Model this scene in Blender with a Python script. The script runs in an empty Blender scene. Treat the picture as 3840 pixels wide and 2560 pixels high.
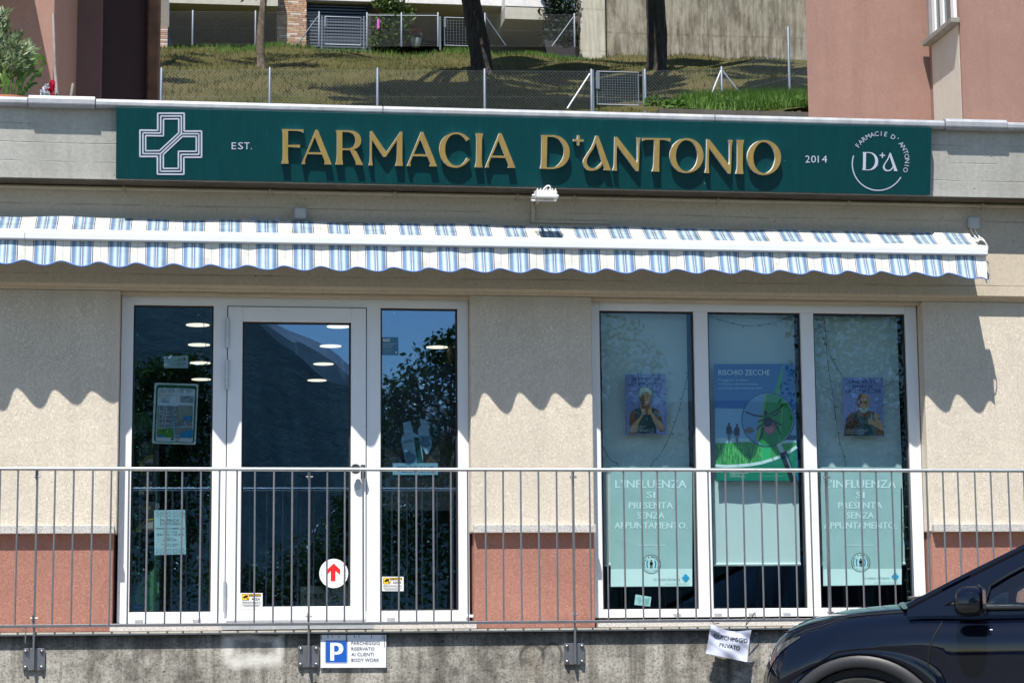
import bpy, bmesh, math, random
from mathutils import Vector, Matrix
import numpy as np
R_ = math.radians
random.seed(7)
S = bpy.context.scene
COL = S.collection

# ---------------------------------------------------------------- camera, sky, sun, exposure
CAM = Vector((0.0, -14.0, 0.95))
YAW, PITCH, ROLL, FPX = R_(7.944), R_(7.758), R_(-0.483), 7909.7      # focal length in pixels of a 3840 wide frame
FW = Vector((math.sin(YAW)*math.cos(PITCH), math.cos(YAW)*math.cos(PITCH), math.sin(PITCH)))
_r = Vector((math.cos(YAW), -math.sin(YAW), 0)); _u = _r.cross(FW)
RT = _r*math.cos(ROLL) + _u*math.sin(ROLL); UP = _u*math.cos(ROLL) - _r*math.sin(ROLL)
cd = bpy.data.cameras.new('camera'); cam = bpy.data.objects.new('camera', cd); COL.objects.link(cam)
cd.sensor_width = 36; cd.lens = FPX/3840*36; cd.clip_start = .1; cd.clip_end = 40000
cam.matrix_world = Matrix(((RT.x, UP.x, -FW.x, CAM.x), (RT.y, UP.y, -FW.y, CAM.y), (RT.z, UP.z, -FW.z, CAM.z), (0, 0, 0, 1)))
S.camera = cam
SUN = Vector((-0.43, -1.0, 1.95)).normalized()                       # towards the sun
W = bpy.data.worlds.new('World'); S.world = W; W.use_nodes = True
wn = W.node_tree; bg = wn.nodes['Background']
sk = wn.nodes.new('ShaderNodeTexSky'); sk.sky_type = 'NISHITA'; sk.sun_disc = False
sk.sun_elevation = math.asin(SUN.z); sk.sun_rotation = math.atan2(SUN.x, SUN.y); sk.air_density = 1.0; sk.dust_density = .15; sk.ozone_density = 2.5
wn.links.new(sk.outputs[0], bg.inputs[0]); bg.inputs[1].default_value = 0.10
sl = bpy.data.lights.new('sun', 'SUN'); sl.energy = 5.0; sl.angle = R_(.53); sl.color = (1, .955, .88)
so = bpy.data.objects.new('sun', sl); COL.objects.link(so); so.rotation_euler = SUN.to_track_quat('Z', 'Y').to_euler(); so.location = SUN*60
S.view_settings.view_transform = 'Standard'; S.view_settings.look = 'None'; S.view_settings.gamma = 1; S.view_settings.exposure = 0.68
S.view_settings.use_curve_mapping = False
S.cycles.transparent_max_bounces = 24; S.cycles.max_bounces = 8; S.cycles.caustics_reflective = False; S.cycles.caustics_refractive = False
S.cycles.use_denoising = True

K = 3840/2352
def ray(x, y, k=K): return RT*(x*k-1920) - UP*(y*k-1280) + FW*FPX
def at(x, y, Y, k=K):                                                # point of the place on the plane Y that the photograph shows there
    v = ray(x, y, k); return CAM + v*((Y-CAM.y)/v.y)
def X_(x, y, Y): return at(x, y, Y).x
def Z_(x, y, Y): return at(x, y, Y).z

# ---------------------------------------------------------------- material helpers
def lin(c):
    if isinstance(c, str):
        c = [int(c[i:i+2], 16)/255 for i in (0, 2, 4)]
        c = [v/12.92 if v <= .04045 else ((v+.055)/1.055)**2.4 for v in c]
    return (c[0], c[1], c[2], 1)
class NT:
    def __init__(s, name):
        s.m = bpy.data.materials.new(name); s.m.use_nodes = True; s.t = s.m.node_tree; s.t.nodes.clear()
        s.out = s.t.nodes.new('ShaderNodeOutputMaterial')
        s.b = s.n('ShaderNodeBsdfPrincipled'); s.t.links.new(s.b.outputs[0], s.out.inputs[0]); s._tc = None
    def n(s, ty, ins=None, **pr):
        nd = s.t.nodes.new(ty)
        for k, v in pr.items(): setattr(nd, k, v)
        for k, v in (ins or {}).items(): s.set(nd.inputs[k], v)
        return nd
    def set(s, inp, v):
        if isinstance(v, bpy.types.NodeSocket): s.t.links.new(v, inp)
        else: inp.default_value = v
    def P(s, **kw):
        for k, v in kw.items(): s.set(s.b.inputs[{'col': 'Base Color', 'rough': 'Roughness', 'metal': 'Metallic', 'normal': 'Normal', 'coat': 'Coat Weight', 'crough': 'Coat Roughness', 'spec': 'Specular IOR Level', 'trans': 'Transmission Weight', 'emc': 'Emission Color', 'ems': 'Emission Strength', 'alpha': 'Alpha', 'sub': 'Subsurface Weight'}[k]], v)
    def co(s, sc=(1, 1, 1), rot=(0, 0, 0), loc=(0, 0, 0)):
        if s._tc is None: s._tc = s.n('ShaderNodeTexCoord')
        return s.n('ShaderNodeMapping', {0: s._tc.outputs['Object'], 1: loc, 2: rot, 3: sc}).outputs[0]
    def noise(s, v, sc, det=4, ro=.55, dist=0): return s.n('ShaderNodeTexNoise', {'Vector': v, 'Scale': sc, 'Detail': det, 'Roughness': ro, 'Distortion': dist}).outputs[0]
    def voro(s, v, sc, feat='F1', rnd=1.0): return s.n('ShaderNodeTexVoronoi', {'Vector': v, 'Scale': sc, 'Randomness': rnd}, feature=feat).outputs[0]
    def ramp(s, f, st, ip='LINEAR'):
        nd = s.n('ShaderNodeValToRGB', {0: f}); cr = nd.color_ramp; cr.interpolation = ip
        while len(cr.elements) < len(st): cr.elements.new(.5)
        for e, (p, c) in zip(cr.elements, st):
            e.position = p; e.color = lin(c) if not isinstance(c, (int, float)) else (c, c, c, 1)
        return nd.outputs[0]
    def mix(s, f, a, b, bl='MIX'):
        nd = s.n('ShaderNodeMix', data_type='RGBA', blend_type=bl)
        s.set(nd.inputs[0], f); s.set(nd.inputs[6], a if isinstance(a, bpy.types.NodeSocket) else lin(a)); s.set(nd.inputs[7], b if isinstance(b, bpy.types.NodeSocket) else lin(b))
        return nd.outputs[2]
    def ma(s, op, a, b=0.0, c=None, clamp=False):
        nd = s.n('ShaderNodeMath', operation=op, use_clamp=clamp); s.set(nd.inputs[0], a); s.set(nd.inputs[1], b)
        if c is not None: s.set(nd.inputs[2], c)
        return nd.outputs[0]
    def sep(s, v=None):
        return s.n('ShaderNodeSeparateXYZ', {0: v if v is not None else s.co()}).outputs
    def bump(s, h, st=.5, d=.01, nrm=None):
        nd = s.n('ShaderNodeBump', {'Strength': st, 'Distance': d, 'Height': h})
        if nrm is not None: s.set(nd.inputs['Normal'], nrm)
        return nd.outputs[0]
def plain(name, c, rough=.5, metal=0, var=.06, sc=8, **kw):
    t = NT(name); n = t.noise(t.co(), sc, 3)
    c = lin(c); d = [max(0, v*(1-var*2)) for v in c[:3]]; e = [min(1, v*(1+var)) for v in c[:3]]
    t.P(col=t.ramp(n, [(.3, d), (.7, e)]), rough=rough, metal=metal, **kw); return t.m
def stucco(name, c, worm=.6, dirt=.12, streak=.22, foot=None, head=None):
    t = NT(name); co = t.co()
    big = t.noise(co, 1.3, 5); fine = t.noise(co, 55, 3, .6)
    w = t.n('ShaderNodeTexNoise', {'Vector': t.co((1, 1, .7)), 'Scale': 78, 'Detail': 2.5, 'Roughness': .5, 'Distortion': 1.6}).outputs[0]
    ridge = t.ma('ABSOLUTE', t.ma('SUBTRACT', w, .5))
    h = t.ma('ADD', t.ma('MULTIPLY', t.ramp(ridge, [(0, 0.), (.06, 1.)]), .6), t.ma('MULTIPLY', fine, .5))
    c = lin(c); st = t.noise(t.co((3.5, 3.5, .25)), 2.2, 4)
    base = t.mix(t.ramp(big, [(.35, 0.), (.7, 1.)]), c[:3], [v*(1-dirt) for v in c[:3]])
    base = t.mix(t.ma('MULTIPLY', t.ramp(st, [(.5, 0.), (.75, 1.)]), streak), base, [v*.66 for v in c[:3]])
    mot = t.noise(co, 9, 4, .7); base = t.mix(t.ramp(mot, [(.42, .28), (.62, 0.)]), base, [v*.78 for v in c[:3]])
    base = t.mix(t.ramp(fine, [(.36, .25), (.54, 0.)]), base, [v*.7 for v in c[:3]])
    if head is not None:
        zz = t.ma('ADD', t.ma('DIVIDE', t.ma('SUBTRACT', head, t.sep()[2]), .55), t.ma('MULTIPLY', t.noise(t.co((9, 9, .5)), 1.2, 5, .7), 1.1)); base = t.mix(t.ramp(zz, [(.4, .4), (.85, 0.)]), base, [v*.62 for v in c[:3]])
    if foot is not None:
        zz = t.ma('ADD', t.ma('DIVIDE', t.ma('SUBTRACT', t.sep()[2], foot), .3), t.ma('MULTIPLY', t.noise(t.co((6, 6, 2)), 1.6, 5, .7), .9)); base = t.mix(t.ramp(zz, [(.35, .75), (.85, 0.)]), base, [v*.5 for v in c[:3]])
    t.P(col=base, rough=.9, spec=.2, normal=t.bump(h, worm, .006)); return t.m
def concrete(name, c1, c2, dark, streak=.5, pits=.5, lines=0, lz=0, soil=0.0, bumps=.5):
    t = NT(name); co = t.co()
    a = t.noise(co, 2.2, 6, .62); f = t.noise(co, 40, 4, .7)
    col = t.mix(t.ramp(a, [(.3, 0.), (.7, 1.)]), c1, c2)
    sv = t.noise(t.co((4.5, 4.5, .35)), 1.4, 6, .68, .4)
    col = t.mix(t.ma('MULTIPLY', t.ramp(sv, [(.42, 0.), (.66, 1.)]), streak), col, dark)
    col = t.mix(t.ma('MULTIPLY', t.ramp(f, [(.3, 1.), (.6, 0.)]), .35), col, [v*.55 for v in lin(c2)[:3]])
    pv = t.voro(co, 14); pm = t.ramp(pv, [(.05, 1.), (.09, 0.)]); gate = t.ramp(t.noise(co, 5, 2), [(.5, 0.), (.58, 1.)])
    pm = t.ma('MULTIPLY', pm, gate)
    col = t.mix(t.ma('MULTIPLY', pm, pits), col, [v*.18 for v in lin(c2)[:3]])
    h = t.ma('SUBTRACT', t.ma('MULTIPLY', f, .5), pm)
    if lines:
        z = t.ma('ADD', t.sep()[2], t.ma('MULTIPLY', t.noise(t.co(), 1.5, 3), .02)); fr = t.ma('FRACT', t.ma('DIVIDE', t.ma('SUBTRACT', z, lz), lines))
        ln = t.ramp(t.ma('ABSOLUTE', t.ma('SUBTRACT', fr, .5)), [(.47, 0.), (.493, 1.)])
        ln = t.ma('MULTIPLY', ln, t.ramp(t.noise(t.co((1, 1, 4)), 3, 4), [(.38, 0.), (.62, 1.)]))
        col = t.mix(t.ma('MULTIPLY', ln, .55), col, [v*.35 for v in lin(c2)[:3]]); h = t.ma('SUBTRACT', h, ln)
    if soil:
        s2 = t.noise(t.co((1.6, 1.6, .7)), 1.9, 7, .7); col = t.mix(t.ma('MULTIPLY', t.ramp(s2, [(.36, 1.), (.56, 0.)]), soil), col, [v*.55 for v in lin(dark)[:3]])
    t.P(col=col, rough=.92, spec=.2, normal=t.bump(h, bumps, .006)); return t.m
def leafmat(name, cols, rough=.5, tr=.25):
    t = NT(name); oi = t.n('ShaderNodeNewGeometry'); n = t.noise(t.co(), 3.1, 3); n2 = t.noise(t.co(), 23, 1)
    f = t.ma('ADD', t.ma('MULTIPLY', n, .5), t.ma('MULTIPLY', n2, .5))
    c = t.ramp(f, [(.34+.32*i/(len(cols)-1), v) for i, v in enumerate(cols)])
    t.P(col=c, rough=rough, spec=.3)
    tl = t.n('ShaderNodeBsdfTranslucent', {0: c}); ms = t.n('ShaderNodeMixShader', {0: tr}); t.t.links.new(t.b.outputs[0], ms.inputs[1]); t.t.links.new(tl.outputs[0], ms.inputs[2]); t.t.links.new(ms.outputs[0], t.out.inputs[0])
    return t.m
def glass(name, tint, refl=.06, boost=1.0, rc=(1, 1, 1, 1)):
    t = NT(name); t.t.nodes.remove(t.b)
    tr = t.n('ShaderNodeBsdfTransparent', {0: lin(tint)}); gl = t.n('ShaderNodeBsdfGlossy', {0: rc, 'Roughness': .0})
    lw = t.n('ShaderNodeLayerWeight', {0: .5}); f = t.ma('ADD', t.ma('MULTIPLY', t.ma('POWER', lw.outputs[1], 5.0), boost*.9), refl, clamp=True)
    n = t.noise(t.co(), 1.2, 1); t.set(gl.inputs['Normal'], t.bump(n, .004, .01))
    ms = t.n('ShaderNodeMixShader', {0: f, 1: tr.outputs[0], 2: gl.outputs[0]}); t.t.links.new(ms.outputs[0], t.out.inputs[0]); return t.m
def emit(name, c, st):
    t = NT(name); t.P(col=lin(c), emc=lin(c), ems=st, rough=.5); return t.m

# ---------------------------------------------------------------- mesh helpers
class B:
    def __init__(s): s.v = []; s.f = []; s.mi = []
    def add(s, vs, fs, mi=0):
        o = len(s.v); s.v += [tuple(v) for v in vs]; s.f += [tuple(i+o for i in f) for f in fs]; s.mi += [mi]*len(fs); return s
    def box(s, x0, x1, y0, y1, z0, z1, mi=0):
        return s.add([(x0, y0, z0), (x1, y0, z0), (x1, y1, z0), (x0, y1, z0), (x0, y0, z1), (x1, y0, z1), (x1, y1, z1), (x0, y1, z1)],
                     [(0, 3, 2, 1), (4, 5, 6, 7), (0, 1, 5, 4), (1, 2, 6, 5), (2, 3, 7, 6), (3, 0, 4, 7)], mi)
    def prism(s, pts, d, mi=0):                                      # closed polygon of points swept by vector d
        n = len(pts); d = Vector(d); a = [Vector(p) for p in pts]
        return s.add(a+[p+d for p in a], [tuple(range(n-1, -1, -1)), tuple(range(n, 2*n))]+[(i, (i+1) % n, n+(i+1) % n, n+i) for i in range(n)], mi)
    def tube(s, pts, r, n=8, mi=0, cap=True, closed=False):
        pts = [Vector(p) for p in pts]; m = len(pts); rs = r if isinstance(r, (list, tuple)) else [r]*m
        vs = []; prev = None
        for i, p in enumerate(pts):
            if closed: d = pts[(i+1) % m]-pts[i-1]
            else: d = pts[min(i+1, m-1)]-pts[max(i-1, 0)]
            d.normalize()
            if prev is None: a = d.orthogonal().normalized()
            else:
                a = prev - d*prev.dot(d); a = a.normalized() if a.length > 1e-6 else d.orthogonal().normalized()
            prev = a; b = d.cross(a)
            vs += [p+(a*math.cos(2*math.pi*k/n)+b*math.sin(2*math.pi*k/n))*rs[i] for k in range(n)]
        fs = [(i*n+k, i*n+(k+1) % n, (i+1)*n+(k+1) % n, (i+1)*n+k) for i in range(m-1) for k in range(n)]
        if closed: fs += [((m-1)*n+k, (m-1)*n+(k+1) % n, (k+1) % n, k) for k in range(n)]
        elif cap: fs += [tuple(range(n-1, -1, -1)), tuple((m-1)*n+k for k in range(n))]
        return s.add(vs, fs, mi)
    def lathe(s, prof, c, ax=(0, 0, 1), n=16, mi=0):                 # prof: (radius, height along ax)
        ax = Vector(ax).normalized(); a = ax.orthogonal().normalized(); b = ax.cross(a); c = Vector(c); vs = []
        for r, h in prof: vs += [c+ax*h+(a*math.cos(2*math.pi*k/n)+b*math.sin(2*math.pi*k/n))*r for k in range(n)]
        m = len(prof); fs = [(i*n+k, i*n+(k+1) % n, (i+1)*n+(k+1) % n, (i+1)*n+k) for i in range(m-1) for k in range(n)]
        fs += [tuple(range(n-1, -1, -1)), tuple((m-1)*n+k for k in range(n))]
        return s.add(vs, fs, mi)
    def grid(s, rows, mi=0):
        n = len(rows[0]); vs = [p for r in rows for p in r]
        return s.add(vs, [(i*n+j, i*n+j+1, (i+1)*n+j+1, (i+1)*n+j) for i in range(len(rows)-1) for j in range(n-1)], mi)
    def done(s, name, mat, parent=None, smooth=False, bev=0, seg=1, local=False, label=None, cat=None, group=None, kind=None, fix=False):
        me = bpy.data.meshes.new(name); me.from_pydata(s.v, [], s.f)
        for m in (mat if isinstance(mat, (list, tuple)) else [mat]): me.materials.append(m)
        if any(s.mi): me.polygons.foreach_set('material_index', s.mi)
        if bev or fix:
            bm = bmesh.new(); bm.from_mesh(me)
            if fix: bmesh.ops.remove_doubles(bm, verts=bm.verts, dist=1e-5); bmesh.ops.recalc_face_normals(bm, faces=bm.faces)
            if bev: bmesh.ops.bevel(bm, geom=[e for e in bm.edges if e.is_manifold and e.calc_face_angle(0) > .5], offset=bev, segments=seg, affect='EDGES', clamp_overlap=True)
            bm.to_mesh(me); bm.free()
        if smooth: me.polygons.foreach_set('use_smooth', [True]*len(me.polygons)); smooth_angle(me)
        me.update(); return link(name, me, parent, local, label, cat, group, kind)
def smooth_angle(me, a=.7):
    try: me.set_sharp_from_angle(angle=a)
    except Exception: pass
MW = {}
def link(name, me, parent=None, local=False, label=None, cat=None, group=None, kind=None):
    o = bpy.data.objects.new(name, me); COL.objects.link(o); MW[o] = Matrix.Identity(4)
    if parent is not None:
        o.parent = parent
        if local: MW[o] = MW[parent].copy()
        else: o.matrix_parent_inverse = MW[parent].inverted()
    tag(o, label, cat, group, kind); return o
def tag(o, label=None, cat=None, group=None, kind=None):
    for k, v in (('label', label), ('category', cat), ('group', group), ('kind', kind)):
        if v: o[k] = v
    return o
def thing(name, label, cat, loc=(0, 0, 0), rz=0, group=None):
    o = bpy.data.objects.new(name, None); COL.objects.link(o); o.location = loc; o.rotation_euler = (0, 0, rz); o.empty_display_size = .1
    MW[o] = Matrix.Translation(loc) @ Matrix.Rotation(rz, 4, 'Z'); return tag(o, label, cat, group)
def clone(o, parent=None, d=(0, 0, 0), label=None):
    c = o.copy(); COL.objects.link(c); c.parent = parent
    if parent is None: c.location = Vector(o.location)+Vector(d)
    if label: c['label'] = label
    for ch in o.children: clone(ch, c)
    return c
def smoothpath(p, n=4, closed=True):
    out = []; m = len(p)
    for i in range(m if closed else m-1):
        a, b, c, d = (Vector(p[(i-1) % m]), Vector(p[i]), Vector(p[(i+1) % m]), Vector(p[(i+2) % m])) if closed else (Vector(p[max(i-1, 0)]), Vector(p[i]), Vector(p[i+1]), Vector(p[min(i+2, m-1)]))
        for k in range(n):
            t = k/n; out.append(.5*((2*b)+(c-a)*t+(2*a-5*b+4*c-d)*t*t+(3*b-a-3*c+d)*t**3))
    if not closed: out.append(Vector(p[-1]))
    return out
def ell(cx, cy, rx, ry, a0=0, a1=360, n=24):
    m = n if a1-a0 == 360 else n+1
    return [(cx+rx*math.cos(R_(a0+(a1-a0)*i/n)), cy+ry*math.sin(R_(a0+(a1-a0)*i/n))) for i in range(m)]
def rect(x0, y0, x1, y1): return [(x0, y0), (x1, y0), (x1, y1), (x0, y1)]
def rrect(x0, y0, x1, y1, r, n=4):
    o = []
    for cx, cy, a in ((x1-r, y0+r, -90), (x1-r, y1-r, 0), (x0+r, y1-r, 90), (x0+r, y0+r, 180)): o += [(cx+r*math.cos(R_(a+90*i/n)), cy+r*math.sin(R_(a+90*i/n))) for i in range(n+1)]
    return o
def fill2d(loops):                                                   # triangulated region between loops (holes allowed) -> verts, faces
    cu = bpy.data.curves.new('tmp', 'CURVE'); cu.dimensions = '2D'; cu.fill_mode = 'BOTH'
    for lp in loops:
        sp = cu.splines.new('POLY'); sp.points.add(len(lp)-1); sp.use_cyclic_u = True
        for q, p in zip(sp.points, lp): q.co = (p[0], p[1], 0, 1)
    ob = bpy.data.objects.new('tmp', cu); COL.objects.link(ob); bpy.context.view_layer.update()
    me = bpy.data.meshes.new_from_object(ob.evaluated_get(bpy.context.evaluated_depsgraph_get()))
    r = [tuple(v.co) for v in me.vertices], [tuple(p.vertices) for p in me.polygons]
    bpy.data.objects.remove(ob); bpy.data.curves.remove(cu); bpy.data.meshes.remove(me); return r
TX = {}
def text2d(body, bold=0, sp=1.0, res=2):
    k = (body, bold, sp, res)
    if k not in TX:
        cu = bpy.data.curves.new('tmp', 'FONT'); cu.body = body; cu.size = 1; cu.offset = bold; cu.space_character = sp; cu.resolution_u = res; cu.fill_mode = 'FRONT'
        ob = bpy.data.objects.new('tmp', cu); COL.objects.link(ob); bpy.context.view_layer.update()
        me = bpy.data.meshes.new_from_object(ob.evaluated_get(bpy.context.evaluated_depsgraph_get()))
        TX[k] = [tuple(v.co) for v in me.vertices], [tuple(p.vertices) for p in me.polygons]
        bpy.data.objects.remove(ob); bpy.data.curves.remove(cu); bpy.data.meshes.remove(me)
    return TX[k]
class Print:                                                         # flat print on a board standing at plane Y; places measured on the photograph
    def __init__(s, Y, parent, k=1.0, ox=0, oy=0): s.Y, s.p, s.k, s.ox, s.oy, s.L = Y, parent, k, ox, oy, {}
    def m(s, x, y, d): return at(x*s.k+s.ox, y*s.k+s.oy, s.Y-d)
    def poly(s, pts, mat, d=.002, holes=()):
        b = s.L.setdefault((mat, round(d, 4), 'printed_shape'), B())
        if holes or len(pts) > 4:
            v, f = fill2d([pts, *holes])
            b.add([s.m(p[0], p[1], d) for p in v], f)
        else: b.add([s.m(p[0], p[1], d) for p in pts], [tuple(range(len(pts)-1, -1, -1))])
        return s
    def line(s, pts, w, mat, d=.003):
        pts = [Vector(p) for p in pts]; b = s.L.setdefault((mat, round(d, 4), 'printed_line'), B())
        for a, c in zip(pts, pts[1:]):
            t = (c-a).normalized()*w/2; n = Vector((-t.y, t.x)); q = [a-n-t*.3, c-n+t*.3, c+n+t*.3, a+n-t*.3]
            b.add([s.m(p.x, p.y, d) for p in q], [(0, 1, 2, 3)])
        return s
    def text(s, body, x, y, h, mat, d=.003, bold=0, w=None, al='l', rot=0, sp=1.0, res=2):      # baseline at (x,y), h = cap height, optional total width w
        v, f = text2d(body, 0, sp, res)
        if not v: return s
        x0 = min(p[0] for p in v); x1 = max(p[0] for p in v); ch = .72
        sx = sy = h/ch
        if w: sx = w/(x1-x0)
        W_ = (x1-x0)*sx; off = {'l': 0, 'c': -W_/2, 'r': -W_}[al]; c, sn = math.cos(R_(rot)), math.sin(R_(rot)); b = s.L.setdefault((mat, round(d, 4), 'lettering'), B()); q = []
        for p in v:
            a, e = (p[0]-x0)*sx+off, -p[1]*sy; q.append(s.m(x+a*c-e*sn, y+a*sn+e*c, d))
        b.add(q, f)
        if bold > 0:                                                 # heavier strokes: repeated a hair to each side, a hair deeper
            for j_, (ox_, oy_) in enumerate(((-1, 0), (1, 0), (0, .6), (0, -.6))):
                q2 = []
                for p in v:
                    a, e = (p[0]-x0)*sx+off+ox_*bold*sx, -p[1]*sy+oy_*bold*sy; q2.append(s.m(x+a*c-e*sn, y+a*sn+e*c, d-.0001*(j_+1)))
                b.add(q2, f)
        return s
    def done(s):
        for (mat, d, nm), b in s.L.items(): b.done(nm, mat, s.p)
INK = {}
def ink(c):
    if c not in INK: INK[c] = plain('ink_'+c, c, .55, var=.02, spec=.3)
    return INK[c]
# ---------------------------------------------------------------- materials
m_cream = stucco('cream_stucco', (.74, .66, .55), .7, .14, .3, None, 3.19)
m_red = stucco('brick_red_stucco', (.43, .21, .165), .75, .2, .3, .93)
m_pink = stucco('pink_render', (.335, .20, .165), .5, .16, .5)
m_beige = stucco('beige_render', (.60, .545, .48), .35)
m_beam = concrete('painted_concrete', (.54, .465, .365), (.49, .425, .335), (.36, .32, .27), .12, .7, .23, 3.30, bumps=.3)
m_conc = concrete('board_marked_concrete', (.54, .53, .49), (.45, .44, .405), (.28, .27, .245), .35, .75, .12, 3.88)
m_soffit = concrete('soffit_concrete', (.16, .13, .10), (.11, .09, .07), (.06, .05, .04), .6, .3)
m_reveal = plain('cream_reveal', (.52, .43, .32), .85, sc=5)
m_granite = None
t = NT('granite'); g = t.noise(t.co(), 160, 2, .8); a = t.noise(t.co(), 4, 4)
t.P(col=t.mix(t.ramp(a, [(.3, 0.), (.7, .35)]), t.ramp(g, [(.36, (.20, .19, .18)), (.5, (.50, .48, .46)), (.64, (.62, .60, .58))]), (.40, .38, .35)), rough=.7); m_granite = t.m
t = NT('galvanised_coping'); a = t.noise(t.co((1, 1, 1)), 5, 6, .65); b_ = t.noise(t.co((30, 30, 3)), 1, 3)
t.P(col=t.ramp(t.ma('ADD', t.ma('MULTIPLY', a, .75), t.ma('MULTIPLY', b_, .25)), [(.3, (.22, .23, .25)), (.52, (.34, .35, .375)), (.72, (.44, .45, .47))]), rough=.55, metal=.35, normal=t.bump(a, .08, .02)); m_coping = t.m
m_pvc = plain('white_frame', (.74, .755, .78), .32, var=.015, sc=1.5)
m_gasket = plain('black_gasket', (.012, .012, .014), .6)
m_glass = glass('door_glass', (.87, .93, .95), .18, .85, (.40, .67, 1, 1))
m_glassw = glass('window_glass', (.83, .91, .92), .035, 1.0, (.45, .7, 1, 1))
m_dark = plain('interior_dark', (.055, .05, .048), .8)
m_floor_in = plain('interior_floor', (.06, .055, .05), .6)
m_ceil = plain('interior_ceiling', (.10, .095, .09), .9)
m_lamp = emit('downlight_glow', (1, .86, .68), 1.15)
m_steel = plain('brushed_steel', (.30, .30, .315), .38, .85, sc=30)
m_galv = plain('galvanised_steel', (.52, .54, .56), .45, .75, sc=20)
m_white = plain('white_plastic', (.78, .78, .77), .4, var=.03)
m_bracket = plain('bracket_grey', (.36, .38, .42), .45, .4)
m_black = plain('black_rubber', (.015, .015, .016), .5)
m_grey = plain('grey_plastic', (.42, .42, .42), .5)
m_blind = plain('blind_fabric', (.65, .68, .67), .9, var=.03, sc=2)

XL, XR = -3.2, 7.6                                                   # the building runs on past both sides of the frame
WT, WB, BB = 3.19, 1.64, 3.222
bld = thing('pharmacy_building', 'cream and brick red pharmacy front with concrete fascia under the hillside', 'building', (0, 0, .955))
OPEN = [(XL, -.657), (1.671, 2.503), (4.842, XR)]                     # piers between the openings
for i, (a, c) in enumerate(OPEN):
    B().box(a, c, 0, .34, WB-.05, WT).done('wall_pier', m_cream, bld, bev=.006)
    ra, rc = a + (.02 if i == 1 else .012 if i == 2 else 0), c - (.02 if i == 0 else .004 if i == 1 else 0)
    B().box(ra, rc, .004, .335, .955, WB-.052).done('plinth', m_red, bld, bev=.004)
    sa, sc_ = a + (.012 if i == 1 else .012 if i == 2 else 0), c - (.014 if i == 0 else -.0 if i == 1 else 0)
    B().box(sa, sc_, -.052, -.001, WB-.054, WB).done('stone_ledge', m_granite, bld, bev=.003)
b = B(); y0 = -.07                                                   # lintel beam with its splayed underside
b.prism([(XL, y0, BB), (XL, -.02, 3.208), (XL, -.018, 3.20), (XL, .0, WT+.001), (XL, .36, WT+.001), (XL, .36, 3.879), (XL, y0, 3.879)], (XR-XL, 0, 0)); b.done('lintel_beam', m_beam, bld)
for a, c in ((-.657, 1.671), (2.503, 4.842)):                        # reveal heads and jamb trims
    b = B(); b.box(a+.001, c-.001, .03, .105, 3.172, 3.188); b.done('head_trim', m_reveal, bld)
b = B(); b.prism([(XL, -.25, 3.88), (XL, -.06, 3.88), (XL, .3, 3.9), (XL, .3, 4.36), (XL, -.335, 4.36)], (XR-XL, 0, 0), 0); b.done('fascia', m_conc, bld)
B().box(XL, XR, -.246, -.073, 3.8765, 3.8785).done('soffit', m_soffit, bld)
B().prism([(XL, -.256, 3.882), (XL, -.2505, 3.882), (XL, -.2555, 3.916), (XL, -.262, 3.92)], (XR-XL, 0, 0)).done('drip_strip', m_conc, bld)
# coping pieces: long sheets with raised joint covers
def coping(x0, x1, rise=0, out=0):
    prof = [(-.335, 4.330-rise*.3), (-.372-out, 4.330-rise*.3), (-.386-out, 4.345), (-.386-out, 4.372+rise*.5), (-.374-out, 4.388+rise), (-.35, 4.394+rise), (.05, 4.41+rise), (.05, 4.36)]
    B().prism([(x0, a, c) for a, c in prof], (x1-x0, 0, 0)).done('coping_piece', m_coping, bld, bev=.004)
xa, xb = X_(65, 225, -.38), X_(219, 228, -.38); xc, xd = X_(2171, 276, -.38), X_(2313, 285, -.38)
for x0, x1 in ((XL, xa-.003), (xb+.003, 1.05), (1.053, 3.3), (3.303, xc-.003), (xd+.003, XR)): coping(x0, x1)
coping(xa, xb, .012, .008); coping(xc, xd, .012, .008)
for a, c in ((-.69, 1.70), (2.515, 4.86)): B().box(a, c, -.03, .30, .956, 1.006).done('threshold_stone', m_granite, bld, bev=.004)
# checker plate and drainage grating at the door foot
b = B(); px0, px1 = X_(508, 1437, -.05), X_(856, 1437, -.05); b.box(px0, px1, -.17, -.032, .985, .992); b.box(px0, px1, -.175, -.17, .962, .992)
for i in range(46):
    x = px0+.02+i*(px1-px0-.04)/45; b.add([(x, -.1755, .968), (x+.006, -.1755, .968), (x+.016, -.1755, .986), (x+.010, -.1755, .986)], [(0, 1, 2, 3)])
b.done('checker_plate', m_galv, bld)

FY = .11                                                             # face of the frames
def frame_piece(b, x0, x1, z0, z1, y0=FY, y1=FY+.07): b.box(x0, x1, y0, y1, z0, z1)
def frame_rect(b, X0, X1, Z0, Z1, l, r, tp, bt, y0=FY, y1=FY+.07):
    b.box(X0, X0+l, y0, y1, Z0, Z1); b.box(X1-r, X1, y0, y1, Z0, Z1); b.box(X0+l, X1-r, y0, y1, Z1-tp, Z1); b.box(X0+l, X1-r, y0, y1, Z0, Z0+bt)
def pane(x0, x1, z0, z1, parent, mat=m_glass):
    b = B()
    for a, c, e, g in ((x0-.004, x0+.012, z0-.004, z1+.004), (x1-.012, x1+.004, z0-.004, z1+.004)): b.box(a, c, FY+.028, FY+.05, e, g)
    b.box(x0+.012, x1-.012, FY+.028, FY+.05, z1-.012, z1+.004); b.box(x0+.012, x1-.012, FY+.028, FY+.05, z0-.004, z0+.006)
    b.done('gasket', m_gasket, parent)
    B().box(x0+.002, x1-.002, FY+.032, FY+.042, z0+.002, z1-.002).done('glass_pane', mat, parent)
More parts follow.
